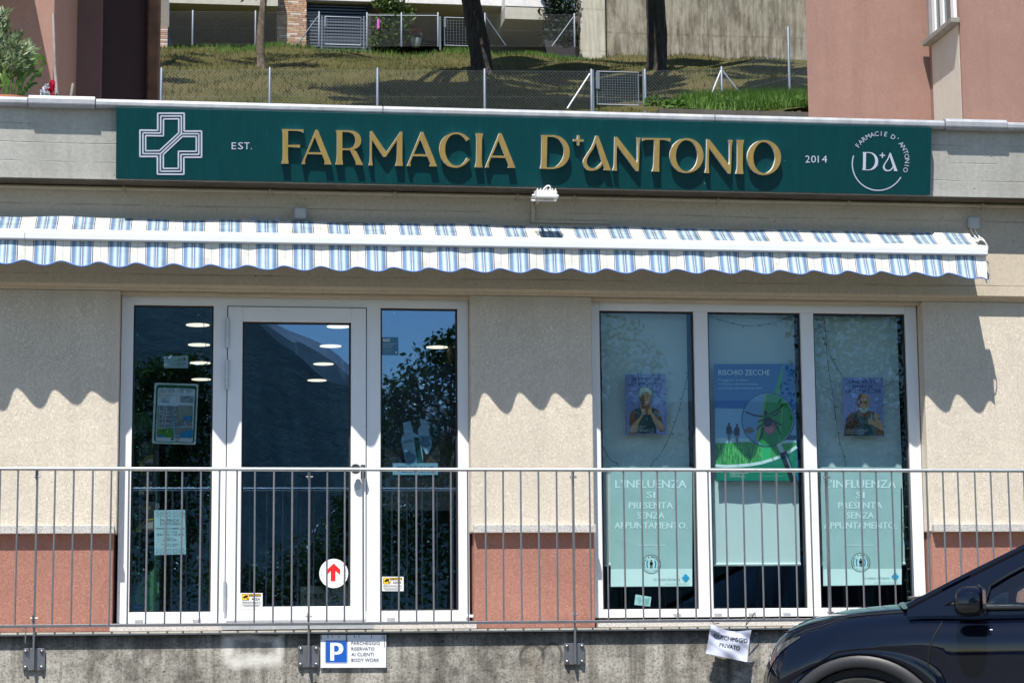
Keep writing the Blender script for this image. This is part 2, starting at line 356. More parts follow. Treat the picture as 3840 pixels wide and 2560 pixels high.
def drain(x, z, parent):
    b = B(); b.prism([(x-.026, FY, z), (x-.026, FY-.012, z+.002), (x-.026, FY-.012, z+.012), (x-.026, FY, z+.018)], (.052, 0, 0)); b.done('drain_cap', m_white, parent)
ZB, ZT = 1.008, 3.186
ent = B(); frame_rect(ent, -.652, 1.668, ZB, ZT, .078, .072, .074, .070)
for a, c in ((-.046, .044), (.979, 1.072)): ent.box(a, c, FY, FY+.07, ZB+.07, ZT-.074)
for a, c in ((.044, .979),): ent.box(a, c, FY+.02, FY+.07, ZB+.07, ZB+.075)
ent.box(-.574, -.046, FY+.006, FY+.07, ZB+.07, ZB+.072)
ent = ent.done('entrance_frame', m_pvc, bld, bev=.004)
pane(-.574, -.046, 1.080, 3.112, ent); pane(1.072, 1.596, 1.082, 3.112, ent)
for x in (X_(318, 1419, FY), X_(545/1.6327+.0, 1419, FY)+.33, X_(897, 1416, FY), X_(1112, 1416, FY)-.10): drain(x, 1.03, ent)
door = B(); frame_rect(door, .050, .973, ZB+.012, ZT-.080, .097, .100, .098, .090, FY-.012, FY+.06)
door = door.done('entrance_door', m_pvc, bld, bev=.004)
pane(.147, .873, ZB+.102, ZT-.178, door)
for yy in (735, 1340, 830): 
    z = Z_(522, yy+30, FY); b = B(); b.tube([(.046, FY-.022, z-.10), (.046, FY-.022, z+.10)], .011, 12)
    for q in (-.035, .035): b.lathe([(.0125, -.002), (.0125, .002)], (.046, FY-.022, z+q), n=12)
    b.done('hinge', m_galv, door, smooth=True)
hx, hz = X_(833, 1088, FY), Z_(833, 1088, FY)
b = B(); b.box(hx-.014, hx+.014, FY-.024, FY-.012, hz-.03, hz+.06); b.tube([(hx, FY-.02, hz+.035), (hx, FY-.075, hz+.035)], .012, 10); b.tube([(hx, FY-.075, hz+.035), (hx-.045, FY-.078, hz+.03), (hx-.055, FY-.078, hz+.028)], .012, 10)
b.lathe([(.030, -.012), (.034, 0), (.030, .012)], (hx-.052, FY-.078, hz+.028), (0, 1, 0), 16); b.done('door_handle', plain('dark_handle', (.05, .05, .055), .4, .4), door, bev=0, smooth=True)
lx, lz_ = X_(822, 1112, FY), Z_(822, 1112, FY)
b = B(); b.prism([(lx+p[0], FY-.02, lz_+p[1]) for p in rrect(-.017, -.035, .017, .035, .015)], (0, .008, 0)); b.lathe([(.010, -.01), (.010, 0)], (lx, FY-.02, lz_+.01), (0, 1, 0), 12); b.done('lock_plate', m_galv, door)
win = B(); frame_rect(win, 2.506, 4.836, 1.02, ZT+.01, .070, .082, .082, .056)
for a, c in ((3.238, 3.337), (3.998, 4.090)): win.box(a, c, FY, FY+.07, 1.076, ZT-.072)
win = win.done('shop_window', m_pvc, bld, bev=.004)
for a, c in ((2.576, 3.238), (3.337, 3.998), (4.090, 4.754)): pane(a, c, 1.077, 3.113, win, m_glassw)
for px in (1558, 1840, 1970, 2230, 1712): drain(X_(px/1.6327*1.0+600, 1410, FY), 1.044, win)

# interior: a dark shop with rows of downlights
IY = 12.5
B().box(XL, XR, .30, IY, .90, .985).done('interior_floor', m_floor_in, bld)
b = B(); b.box(XL, XR, .36, IY, 3.506, 3.60); b.done('interior_ceiling', m_ceil, bld)
b = B(); b.box(XL, XL+.1, .34, IY, .985, 3.55); b.box(XR-.1, XR, .34, IY, .985, 3.55); b.box(XL, XR, IY, IY+.1, .985, 3.6); b.done('interior_wall', m_dark, bld)
b = B(); b.box(2.06, 2.12, .42, 6, .985, 3.55); b.done('partition', m_dark, bld)
for r, Y in enumerate((3.75, 5.0, 6.3, 7.65)):
    for j, X in enumerate((-.19, .99, 2.17)):
        if j == 2 and r != 1: continue
        if j == 2: X = 1.96
        B().lathe([(.098, -.006), (.098, .002)], (X, Y, 3.506), n=28).done('downlight', m_lamp, bld)
b = B()
for x0 in (-1.9, -.6, .7): b.box(x0, x0+1.0, 8.2, 8.9, .985, 1.95)
b.done('shop_counter', plain('counter_grey', (.16, .17, .18), .5), bld, bev=.01)
for i, x0 in enumerate((-2.4, -1.3, -.2, .9)):
    B().box(x0, x0+1.02, 12.1, 12.45, .985, 3.0).done('wall_shelf', plain('shelf_white', (.3, .31, .3), .6), bld)

# ---------------------------------------------------------------- walkway, retaining wall, ground
m_slab = concrete('walkway_concrete', (.58, .54, .46), (.48, .45, .39), (.24, .22, .19), .3, .3)
B().box(XL, XR, -.765, .28, .934, .9545).done('walkway', m_slab, kind='structure')
t = NT('stained_retaining_concrete'); co = t.co()
a = t.noise(co, 1.7, 8, .66); f = t.noise(co, 60, 4, .75); g2 = t.noise(co, 17, 5, .7)
col = t.ramp(t.ma('ADD', t.ma('MULTIPLY', a, .6), t.ma('MULTIPLY', g2, .4)), [(.33, (.06, .057, .052)), (.42, (.17, .16, .14)), (.49, (.32, .30, .26)), (.57, (.45, .425, .37)), (.70, (.58, .55, .48))])
sv = t.noise(t.co((7, 7, .22)), 1.0, 6, .7, .3); col = t.mix(t.ramp(sv, [(.44, 0.), (.66, .8)]), col, (.065, .058, .048))
sv2 = t.noise(t.co((5, 5, .3), loc=(7.3, 0, 2)), 1.0, 5, .7, .3); col = t.mix(t.ramp(sv2, [(.58, 0.), (.72, .7)]), col, (.46, .43, .37))
sv3 = t.noise(t.co((3, 3, .5), loc=(1.3, 0, 9)), 1.0, 5, .6); col = t.mix(t.ramp(sv3, [(.6, 0.), (.75, .45)]), col, (.25, .17, .09))
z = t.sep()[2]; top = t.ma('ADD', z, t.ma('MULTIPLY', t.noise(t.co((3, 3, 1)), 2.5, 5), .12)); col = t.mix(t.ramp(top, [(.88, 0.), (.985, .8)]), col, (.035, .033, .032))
col = t.mix(t.ramp(f, [(.33, .7), (.52, 0.)]), col, (.04, .037, .032))
pv = t.voro(co, 11); pm = t.ma('MULTIPLY', t.ramp(pv, [(.05, 1.), (.085, 0.)]), t.ramp(t.noise(co, 4, 2), [(.46, 0.), (.54, 1.)]))
col = t.mix(pm, col, (.02, .018, .015))
# pale patch of newer cement by the second bracket and a dark sprayed heart outline further along
xs = t.sep()
def patch(x0, x1, z0, z1, sft=.02):
    w = t.ma('MULTIPLY', t.ma('SUBTRACT', t.noise(co, 6, 4), .5), .09)
    dx = t.ma('SUBTRACT', t.ma('ABSOLUTE', t.ma('SUBTRACT', t.ma('ADD', xs[0], w), (x0+x1)/2)), (x1-x0)/2); dz = t.ma('SUBTRACT', t.ma('ABSOLUTE', t.ma('SUBTRACT', t.ma('ADD', xs[2], w), (z0+z1)/2)), (z1-z0)/2)
    return t.ramp(t.ma('ADD', t.ma('DIVIDE', t.ma('MAXIMUM', dx, dz), sft*2), .5), [(0, 1.), (1, 0.)])
pxa, pxb = X_(513, 1500, -.73), X_(648, 1500, -.73)
pf = t.ma('SUBTRACT', patch(pxa, pxb, .74, .925), t.ma('MULTIPLY', patch(pxa+.06, pxb-.045, .80, .905), .75), clamp=True)
col = t.mix(t.ma('MULTIPLY', pf, t.ramp(g2, [(.3, .6), (.55, 1.)])), col, (.60, .58, .53))
hz_ = [at(1236, 1498, -.73), at(1268, 1500, -.73)]
def arc(cx, cz, rx, rz, wd, a0=None):
    dx = t.ma('DIVIDE', t.ma('SUBTRACT', xs[0], cx), rx); dz = t.ma('DIVIDE', t.ma('SUBTRACT', xs[2], cz), rz)
    d = t.ma('SQRT', t.ma('ADD', t.ma('MULTIPLY', dx, dx), t.ma('MULTIPLY', dz, dz))); r = t.ma('ABSOLUTE', t.ma('SUBTRACT', d, 1.0))
    up = t.ramp(t.ma('ADD', t.ma('SUBTRACT', xs[2], cz), .5), [(.44, 0.), (.5, 1.)])
    return t.ma('MULTIPLY', t.ramp(r, [(0, 1.), (wd, .6), (wd*2, 0.)]), up)
ga = t.ma('MAXIMUM', arc(X_(1222, 1500, -.73), Z_(1222, 1508, -.73), .058*1.3, .062*1.2, .12), arc(X_(1268, 1500, -.73), Z_(1268, 1505, -.73), .062, .075, .12))
col = t.mix(t.ma('MULTIPLY', ga, .8), col, (.035, .034, .036))
t.P(col=col, rough=.93, spec=.2, normal=t.bump(t.ma('SUBTRACT', t.ma('ADD', f, g2), t.ma('MULTIPLY', pm, 2)), .55, .006)); m_ret = t.m
rw = thing('retaining_wall', 'stained grey concrete retaining wall under the walkway railing', 'wall', (1, -.73, 0))
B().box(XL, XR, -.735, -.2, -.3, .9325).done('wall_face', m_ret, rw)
t = NT('asphalt'); n = t.noise(t.co(), 90, 3, .8); n2 = t.noise(t.co(), .6, 5)
t.P(col=t.mix(t.ramp(n2, [(.3, 0.), (.7, .6)]), t.ramp(n, [(.35, (.075, .073, .070)), (.65, (.14, .135, .128))]), (.115, .11, .102)), rough=.9, normal=t.bump(n, .3, .005)); m_asph = t.m
t = NT('valley_ground'); n = t.noise(t.co(), .02, 5); t.P(col=t.ramp(n, [(.35, (.05, .075, .03)), (.6, (.10, .12, .05)), (.75, (.16, .15, .12))]), rough=.95); m_valley = t.m
B().add([(-4500, -8300, -.05), (4500, -8300, -.05), (4500, 300, -.05), (-4500, 300, -.05)], [(0, 1, 2, 3)]).done('ground', m_valley, kind='structure')
B().box(-30, 40, -13.0, -.4, -.3, 0).done('car_park', m_asph, kind='structure')
B().box(-30, 40, -13.2, -13.0, -.3, .12).done('kerb', m_granite, kind='structure')
# ---------------------------------------------------------------- sign on the fascia
def sign_pt(x, y, d=0, k=K):                                         # photograph -> leaning face of the sign board, d metres proud of it
    v = ray(x, y, k); n = SN; p0 = SP - n*d                          # n points into the wall
    return CAM + v*((p0-CAM).dot(n)/v.dot(n))
SP = Vector((0, -.405, 4.329)); _e = Vector((0, .080, -.457)).normalized(); SN = Vector((1, 0, 0)).cross(_e); SN = SN if SN.y > 0 else -SN
t = NT('sign_teal'); sx = t.noise(t.co((26, 26, .3)), 1.0, 4, .6); s2 = t.noise(t.co((90, 90, .8)), 1.0, 2)
c = t.ramp(t.ma('ADD', t.ma('MULTIPLY', sx, .6), t.ma('MULTIPLY', s2, .4)), [(.32, (.0, .038, .044)), (.6, (.0, .047, .053)), (.8, (.003, .070, .075))])
sp_ = t.ramp(t.voro(t.co(), 9), [(.02, .7), (.04, 0.)]); c = t.mix(t.ma('MULTIPLY', sp_, t.ramp(t.noise(t.co(), 3, 1), [(.55, 0.), (.6, 1.)])), c, (.3, .4, .4))
t.P(col=c, rough=.38, spec=.25); m_teal = t.m
t = NT('gold_letter_face'); n = t.noise(t.co((40, 40, 2)), 1, 3); t.P(col=t.ramp(n, [(.3, (.33, .22, .065)), (.7, (.40, .28, .09))]), rough=.42, metal=.2); m_gold = t.m
m_edge = plain('white_letter_edge', (.8, .8, .8), .4, var=.02)
m_signwhite = plain('sign_white', (.50, .54, .66), .5, var=.05)
sign = thing('shop_sign', 'long dark teal pharmacy sign with gold letters on the concrete fascia', 'sign', (2.06, -.36, 3.87))
q = [sign_pt(267.5, 246.8), sign_pt(2138.4, 295.2), sign_pt(2134.5, 450), sign_pt(267, 410.7)]
x0, x1 = -.685, 4.814; zt, zb = 4.3285, 3.8735
def face(x, z): return Vector((x, SP.y+(4.329-z)*(.080/.457), z))
B().prism([face(x0, zb), face(x1, zb), face(x1, zt), face(x0, zt)], SN*.062).done('sign_panel', m_teal, sign, bev=.002)
B().box(2.024, 2.027, SP.y+.04, SP.y+.041, 3.9, 4.3)
CR = {2: (1040, 470, 5.113), 3: (1500, 470, 5.113), 4: (2000, 490, 5.113), 5: (2440, 490, 4.523)}
def cur(*p, n=3): return [tuple(v) for v in smoothpath([Vector((a, b, 0)) for a, b in p], n, False)]
LET = {
 'F': (2, (77, 735), [[(84, 73), (505, 82)]+[(a, b) for a, b, _ in cur((500, 145), (450, 118), (380, 105), (300, 103), (205, 103))]+[(205, 378), (437, 375), (433, 427), (205, 412), (203, 560), (206, 650), (217, 735), (77, 735), (99, 650), (103, 560), (103, 190), (97, 130)]]),
 'A': (2, (466, 742), [[(735, 88), (778, 90), (1042, 748), (898, 748), (912, 710), (903, 665), (858, 558), (580, 550), (538, 650), (530, 690), (537, 742), (466, 742)], [(720, 225), (845, 520), (598, 515)]]),
 'R': (2, (1118, 752), [[(1124, 97)]+[(a, b) for a, b, _ in cur((1330, 97), (1410, 101), (1500, 122), (1580, 190), (1607, 285), (1588, 375), (1530, 435), (1455, 465))]+[(1515, 500), (1643, 760), (1507, 757), (1505, 710), (1490, 665), (1395, 475), (1245, 475), (1245, 640), (1260, 752), (1118, 752), (1138, 650), (1143, 560), (1143, 200), (1135, 140)],
       [(1247, 128)]+[(a, b) for a, b, _ in cur((1330, 128), (1390, 135), (1450, 165), (1488, 225), (1499, 290), (1482, 370), (1435, 422), (1370, 443))]+[(1247, 443)]]),
 'M': (2, (1752, 770), [[(1780, 113), (1820, 115), (2092, 515), (2362, 125), (2400, 123), (2396, 560), (2397, 680), (2407, 777), (2265, 777), (2288, 690), (2295, 560), (2297, 285), (2080, 605), (2035, 605), (1815, 280), (1812, 560), (1815, 660), (1830, 768), (1752, 768), (1772, 690), (1777, 560)]]),
 'C': (3, (757, 805), [[(a, b) for a, b, _ in cur((1335, 265), (1250, 190), (1150, 147), (1070, 137), (960, 160), (850, 230), (780, 330), (758, 460), (775, 580), (830, 690), (930, 780), (1050, 812), (1150, 802), (1260, 740), (1340, 658))]+[(a, b) for a, b, _ in cur((1280, 622), (1235, 700), (1170, 755), (1090, 775), (1010, 755), (930, 680), (880, 570), (866, 460), (885, 330), (950, 220), (1030, 175), (1100, 168), (1170, 190), (1230, 240), (1272, 305))]]),
 'I': (3, (1440, 805), [[(1452, 155), (1595, 158), (1580, 220), (1572, 300), (1568, 640), (1570, 720), (1582, 808), (1438, 803), (1460, 720), (1466, 640), (1470, 290), (1465, 220)]]),
 'D': (4, (133, 730), [[(148, 85)]+[(a, b) for a, b, _ in cur((390, 88), (500, 112), (600, 180), (670, 280), (697, 400), (680, 530), (610, 640), (500, 710), (360, 735))]+[(133, 727), (152, 650), (157, 560), (163, 200), (160, 140)],
       [(270, 115)]+[(a, b) for a, b, _ in cur((380, 118), (470, 150), (540, 220), (580, 310), (590, 400), (570, 520), (510, 620), (430, 690), (340, 707))]+[(255, 705)]]),
 '+': (4, (770, 284), [[(770, 165), (848, 165), (848, 90), (892, 92), (890, 168), (966, 170), (966, 210), (888, 208), (886, 285), (845, 283), (846, 205), (770, 203)]]),
 'Q': (4, (957, 765), [[(1200, 98), (1245, 100), (1490, 763), (1352, 757), (1362, 720), (1355, 680)]+[(a, b) for a, b, _ in cur((1335, 625), (1300, 690), (1230, 745), (1140, 766), (1050, 755), (985, 700), (957, 620), (968, 560), (1000, 500), (1050, 420), (1110, 330), (1160, 220))],
       [(1203, 228)]+[(a, b) for a, b, _ in cur((1315, 575), (1285, 640), (1220, 700), (1150, 722), (1080, 705), (1035, 650), (1022, 590), (1035, 530), (1080, 450), (1150, 350))]]),
 'N': (4, (1525, 765), [[(1563, 120), (1608, 122), (1990, 610), (1997, 560), (1997, 260), (1993, 200), (1980, 133), (2060, 135), (2045, 200), (2037, 270), (2022, 775), (1980, 775), (1603, 275), (1597, 560), (1597, 650), (1607, 768), (1525, 762), (1548, 680), (1553, 600), (1563, 180)]]),
 'T': (4, (2097, 784), [[(2097, 140), (2638, 149)]+[(a, b) for a, b, _ in cur((2628, 212), (2560, 187), (2500, 178), (2422, 176))]+[(2413, 723), (2419, 786), (2278, 782), (2300, 723), (2312, 633), (2323, 175)]+[(a, b) for a, b, _ in cur((2260, 173), (2200, 175), (2150, 182), (2100, 200))]]),
 'O': (5, (328, 712), [ell(613, 424, 285, 295, n=40), ell(614, 425, 186, 266, n=40)]),
}
PLACE = [('F', 2, 77, 735), ('A', 2, 466, 742), ('R', 2, 1118, 752), ('M', 2, 1752, 770), ('A', 3, 135, 780), ('C', 3, 757, 805), ('I', 3, 1440, 805), ('A', 3, 1637, 808),
         ('D', 4, 133, 730), ('+', 4, 770, 284), ('Q', 4, 957, 765), ('N', 4, 1525, 765), ('T', 4, 2097, 784), ('O', 5, 328, 712), ('N', 5, 922, 718), ('I', 5, 1450, 732), ('O', 5, 1642, 745)]
def src(c, x, y): o = CR[c]; return (o[0]+x/o[2], o[1]+y/o[2])
for ch, c, lx, ly in PLACE:
    dc, (ax, ay), loops = LET[ch]; p, q = src(dc, ax, ay), src(c, lx, ly); dx, dy = q[0]-p[0], q[1]-p[1]
    lp = [[(src(dc, *v)[0]+dx, src(dc, *v)[1]+dy) for v in l] for l in loops]
    v, f = fill2d(lp); b = B()
    slope = lambda x: (x-lx)*0
    b.add([sign_pt(x, y, .034, 1.0) for x, y, _ in v], f, 0)
    for l in lp:
        n = len(l); fr = [sign_pt(x, y, .0338, 1.0) for x, y in l]; bk = [p_+SN*.032 for p_ in fr]
        b.add(fr+bk, [(i, (i+1) % n, n+(i+1) % n, n+i) for i in range(n)], 1)
    b.done('letter', [m_gold, m_edge], sign)
# white emblem, date and round badge, laid thinly on the board
class SPrint(Print):
    def m(s, x, y, d): return sign_pt(x*s.k+s.ox, y*s.k+s.oy, d, 1.0)
cz = 280/1689
sp = SPrint(0, sign, cz, 500, 410)
def crossline(pts, w=33): sp.line(pts+[pts[0]], w, m_signwhite, .003)
def shear(p): return (p[0]-.000*p[1], p[1]+.016*(p[0]-130))
crossline([shear(p) for p in [(552, 85), (1150, 75), (1150, 480), (1542, 472), (1542, 1062), (1142, 1070), (1142, 1454), (545, 1460), (545, 1062), (150, 1068), (150, 472), (552, 472)]], 36)
crossline([shear(p) for p in [(620, 147), (1087, 137), (1087, 540), (1480, 533), (1480, 1000), (1078, 1008), (1078, 1385), (612, 1393), (612, 998), (216, 1003), (216, 532), (617, 532)]])
sp.line([shear(p) for p in [(612, 1000), (1087, 542)]], 33, m_signwhite, .0035)
crossline([shear(p) for p in [(682, 212), (1027, 203), (1027, 520), (592, 930), (278, 938), (278, 594), (680, 594)]])
crossline([shear(p) for p in [(1110, 602), (1424, 597), (1424, 932), (1020, 938), (1020, 1323), (678, 1330), (678, 1014)]])
sp.done()
for ch, x_, w_ in (('E', 2128, 42), ('S', 2186, 48), ('T', 2243, 50), ('.', 2305, 8)): sp = SPrint(0, sign, 1/2.45, 0, 0); sp.text(ch, x_, 1372, 66, m_signwhite, w=w_); sp.done()
for ch, x_, w_ in (('2', 343, 42), ('0', 395, 46), ('1', 457, 9), ('4', 495, 48)): sp = SPrint(0, sign, 1/2.45, 2880, 0); sp.text(ch, x_, 1495, 68, m_signwhite, w=w_); sp.done()
sp = SPrint(0, sign, 350/1960, 3150, 460)
cx, cy, rr = 815, 825, 545
sp.line([(cx-12+rr*1.0*math.cos(R_(a)), cy+45+ (rr+8)*math.sin(R_(a))) for a in range(30, 202, 4)], 24, m_signwhite, .003)
for s_, a0, a1, rad in (('FARMACIE', -146, -78, 520), ("D'", -61, -51, 520), ('ANTONIO', -38, 20, 520)):
    for i, ch in enumerate(s_):
        a = a0+(a1-a0)*i/(len(s_)-1); x, y = cx+28+rad*math.cos(R_(a)), cy-25+rad*math.sin(R_(a))
        s1 = SPrint(0, sign, 350/1960, 3150, 460); s1.text(ch, x, y, 100, m_signwhite, al='c', rot=a+90); s1.done()
def lett(ch, x0, y0, sc):
    dc, (ax, ay), loops = LET[ch]; sp.poly([((p[0]-ax)*sc+x0, (p[1]-ay)*sc+y0) for p in loops[0]], m_signwhite, .003, [[((p[0]-ax)*sc+x0, (p[1]-ay)*sc+y0) for p in l] for l in loops[1:]])
sp.done()
for q_ in (('D', 468, 1000, .59), ('Q', 900, 1022, .58), ('+', 833, 745, .58)): sp = SPrint(0, sign, 350/1960, 3150, 460); lett(*q_); sp.done()

# ---------------------------------------------------------------- awning
PER, X0A = .2365, X_(300/4, 585, -.40)
def awnmat(name, fade, dirt, dim=1.0):
  t = NT(name); x = t.sep()[0]
  u = t.ma('FRACT', t.ma('DIVIDE', t.ma('SUBTRACT', x, X0A-20*PER), PER))
  wht, lb, mb, db = (.78, .77, .72), (.56, .71, .78), (.09, .21, .40), (.02, .05, .16)
  st = [(0, db), (.020, db), (.024, wht), (.036, wht), (.042, db), (.055, mb), (.11, mb), (.20, lb), (.27, mb), (.288, db), (.296, wht), (.306, wht), (.314, db), (.335, mb), (.40, lb), (.49, mb), (.545, mb), (.56, db), (.566, wht), (.578, wht), (.584, db), (.605, db), (.612, wht), (.79, wht), (.797, (.36, .42, .50)), (.803, (.36, .42, .50)), (.81, wht), (1, wht)]
  c = t.mix(fade, t.ramp(u, [(a, [v*dim for v in q]) for a, q in st]), (.66, .65, .60)); n = t.noise(t.co((1, 3, 3)), 7, 5, .65); sp2 = t.ramp(t.noise(t.co(), 55, 2), [(.66, 0.), (.72, 1.)])
  c = t.mix(t.ramp(n, [(.45, 0.), (.8, dirt)]), c, (.42, .38, .28), 'MULTIPLY'); c = t.mix(t.ma('MULTIPLY', sp2, .35), c, (.25, .2, .14))
  t.P(col=c, rough=.85, spec=.15)
  tl = t.n('ShaderNodeBsdfTranslucent', {0: c}); ms = t.n('ShaderNodeMixShader', {0: .16}); t.t.links.new(t.b.outputs[0], ms.inputs[1]); t.t.links.new(tl.outputs[0], ms.inputs[2]); t.t.links.new(ms.outputs[0], t.out.inputs[0]); return t.m
m_awn, m_can = awnmat('valance_stripes', .12, .3), awnmat('canopy_stripes', .10, .8, .74)
m_bar = plain('awning_bar_white', (.62, .64, .68), .3, var=.02)
m_hem = plain('blue_hem', (.10, .19, .46), .7)
awn = thing('awning', 'blue and white striped awning, half retracted, with a scalloped valance', 'awning', (2, -.3, 3.3))
AL, AR = -2.2, 5.172
rows = []
NX = 260
def wob(x): return .004*math.sin(x*5.1)+.003*math.sin(x*11.7+1)
for j in range(9):
    s_ = j/8; Y = -.165-.19*s_; z = 3.642-.125*s_-.006*math.sin(math.pi*s_)
    rows.append([(AL+(AR-.03-AL)*i/NX, Y, z+wob(AL+(AR-AL)*i/NX)*(1-s_)) for i in range(NX+1)])
B().grid(rows).done('canopy_fabric', m_can, awn, smooth=True)
B().tube([(AL, -.125, 3.598), (AR-.05, -.125, 3.598)], .042, 16).done('roller', m_bracket, awn, smooth=True)
prof = [(-.335, 3.452), (-.335, 3.512), (-.345, 3.521), (-.375, 3.522), (-.402, 3.512), (-.414, 3.49), (-.416, 3.452), (-.410, 3.444), (-.34, 3.446)]
xj = X_(57, 540, -.41)
for a, c_ in ((AL, xj-.001), (xj+.001, AR+.005)): B().prism([(a, y, z) for y, z in prof], (c_-a, 0, 0)).done('front_bar', m_bar, awn, bev=.002)
NV = int((AR-AL)/PER*20); rows = []; hem = []
for j in range(10):
    s_ = j/9; row = []
    for i in range(NV+1):
        x = AL+(AR-AL)*i/NV; ph = 2*math.pi*((x-X0A)/PER-.30); e = max(0, 1-(AR-x)/.22)**1.5
        env = 1+.25*math.sin(x*1.9)+.15*math.sin(x*4.3+2); drop = .150+.018*math.cos(ph)*(.9+.1*env)+.012*math.sin(x*.9+1)+.036*e
        y = -.388-.010*s_-(.048*env*(.5+.5*math.cos(ph+.25*math.sin(x*2.3))))*s_**1.3-.004*math.sin(x*23)*s_-.012*e*s_
        row.append((x+.006*math.sin(ph+1)*s_, y, 3.444-drop*s_))
    rows.append(row)
B().grid(rows).done('valance', m_awn, awn, smooth=True)
B().tube([Vector(p)+Vector((0, -.001, 0)) for p in rows[-1]], .0045, 6).done('valance_hem', m_hem, awn, smooth=True)
for i, px in enumerate((585, 637, 688, 1367, 1416, 1990, 2100)):
    p = at(px, 505+ (px-585)*.0142, -.072); b = B(); b.prism([(p.x-.022, -.085, 3.60), (p.x+.022, -.085, 3.60), (p.x+.02, -.085, 3.672), (p.x+.01, -.085, 3.685), (p.x-.01, -.085, 3.685), (p.x-.02, -.085, 3.672)], (0, .012, 0))
    b.box(p.x-.018, p.x+.018, -.16, -.085, 3.60, 3.612); b.lathe([(.007, -.006), (.007, 0)], (p.x, -.085, 3.66), (0, 1, 0), 8); b.done('wall_bracket', m_bracket, awn)
B().box(X_(715, 506, -.075), X_(2215, 530, -.075), -.088, -.0705, 3.655, 3.672).done('mounting_rail', m_beam, awn)
b = B(); b.lathe([(.024, 0), (.03, .01), (.03, .05), (.02, .065), (.012, .085)], (AR-.045, -.145, 3.588), (1, 0, 0), 14); b.done('winding_gear', m_white, awn, smooth=True)
for dz in (0, .012):
    pts = smoothpath([(AR+.03, -.145, 3.59+dz), (AR+.06, -.16, 3.60+dz), (AR+.085, -.17, 3.575), (AR+.10, -.165, 3.545-dz), (AR+.085, -.16, 3.535-dz), (AR+.05, -.15, 3.565)], 5, False); B().tube(pts, .0045, 6).done('power_cable', m_white, awn, smooth=True)
pts = [Vector((AR+.012+.018*math.sin(a)*(1 if a < math.pi else 1), -.37+.0*a, 3.41-.075*(1-math.cos(a)))) for a in [i*math.pi/12 for i in range(25)]]; B().tube(pts, .004, 6, closed=False).done('cord_loop', m_grey, awn, smooth=True)
B().box(AR-.06, AR-.02, -.17, -.075, 3.56, 3.63).done('end_bracket', m_bracket, awn, bev=.004)

# ---------------------------------------------------------------- small fittings on the beam
cn = thing('conduit', 'grey conduit pipe running under the fascia along the beam', 'pipe', (2, -.09, 3.86))
B().tube([(XL, -.086, 3.857), (XR, -.086, 3.857)], .014, 10).done('pipe', m_beam, cn, smooth=True)
for px in (284, 620, 907, 1188, 1318, 1648, 1948, 2254): 
    x = X_(px, 440, -.08); B().box(x-.008, x+.008, -.104, -.071, 3.83, 3.872).done('pipe_clip', m_beam, cn, bev=.002)
for px in (878, 2190):
    x = X_(px, 440, -.08); B().tube([(x-.06, -.086, 3.857), (x+.06, -.086, 3.857)], .017, 10).done('pipe_sleeve', m_beam, cn, smooth=True)
for (px0, py0, px1, py1), lb_ in (((676, 476, 704, 505), 'small grey junction box above the awning, near the sign\'s first letters'), ((2224, 497, 2252, 525), 'small grey junction box beside the end of the awning')):
    a, c_ = at(px0, py0, -.12), at(px1, py1, -.12); j = thing('junction_box', lb_, 'junction box', ((a.x+c_.x)/2, -.08, c_.z), group='junction boxes on the beam')
    B().box(a.x, c_.x, -.125, -.095, c_.z, a.z).done('lid', m_grey, j, bev=.009, seg=3); B().box(a.x+.006, c_.x-.006, -.096, -.0705, c_.z+.006, a.z-.006).done('back_box', m_grey, j, bev=.004)
    if px0 > 1000:
        for q in (.02, .05): B().tube(smoothpath([(a.x+q, -.1, c_.z), (a.x+q+.01, -.12, c_.z-.04), (a.x+q+.03, -.14, c_.z-.075)], 4, False), .004, 6).done('cable', m_white, j, smooth=True)
# floodlight on its arm
fl = at(1254, 443, -.44); f = thing('floodlight', 'small white floodlight on a bracket arm below the sign', 'floodlight', (fl.x, -.3, fl.z-.04))
w2 = .068; zf = fl.z
b = B(); b.prism([(fl.x-w2, -.49, zf-.032), (fl.x-w2, -.36, zf-.012), (fl.x-w2, -.35, zf+.022), (fl.x-w2, -.49, zf+.006)], (2*w2, 0, 0)); b.done('lamp_body', m_white, f, bev=.006)
b = B(); b.prism([(fl.x-w2-.004, -.505, zf-.045), (fl.x-w2-.004, -.35, zf-.022), (fl.x-w2-.004, -.352, zf-.012), (fl.x-w2-.004, -.507, zf-.033)], (2*w2+.008, 0, 0)); b.done('lamp_glass', plain('lamp_glass', (.6, .63, .62), .15), f, bev=.002)
for k_ in range(7): x = fl.x-.06+.02*k_; B().box(x-.0025, x+.0025, -.475, -.365, zf+.0, zf+.023).done('cooling_fin', m_white, f)
B().tube([(fl.x-w2-.006, -.42, zf-.012), (fl.x-w2-.016, -.42, zf-.012), (fl.x-w2-.016, -.33, zf-.03), (fl.x+w2+.016, -.33, zf-.03), (fl.x+w2+.016, -.42, zf-.012), (fl.x+w2+.006, -.42, zf-.012)], .006, 6).done('yoke', m_white, f)
ax_ = X_(1224, 480, -.09)
B().box(ax_-.013, ax_+.013, -.095, -.0705, 3.675, 3.835).done('cable_duct', m_beam, f, bev=.002)
B().box(ax_-.013, X_(1402, 506, -.08), -.092, -.0705, 3.675, 3.697).done('cable_duct', m_beam, f, bev=.002)
B().tube([(ax_+.02, -.10, 3.80), (fl.x-.03, -.33, zf-.03)], .009, 6).done('arm', m_beam, f)
B().tube(smoothpath([(fl.x-.02, -.40, zf+.02), (fl.x+.01, -.42, zf+.05), (fl.x+.035, -.41, zf+.045), (fl.x+.03, -.37, zf-.01), (fl.x-.05, -.24, 3.86), (ax_, -.2, 3.87), (ax_, -.09, 3.84)], 5, False), .005, 6).done('cable', m_white, f, smooth=True)

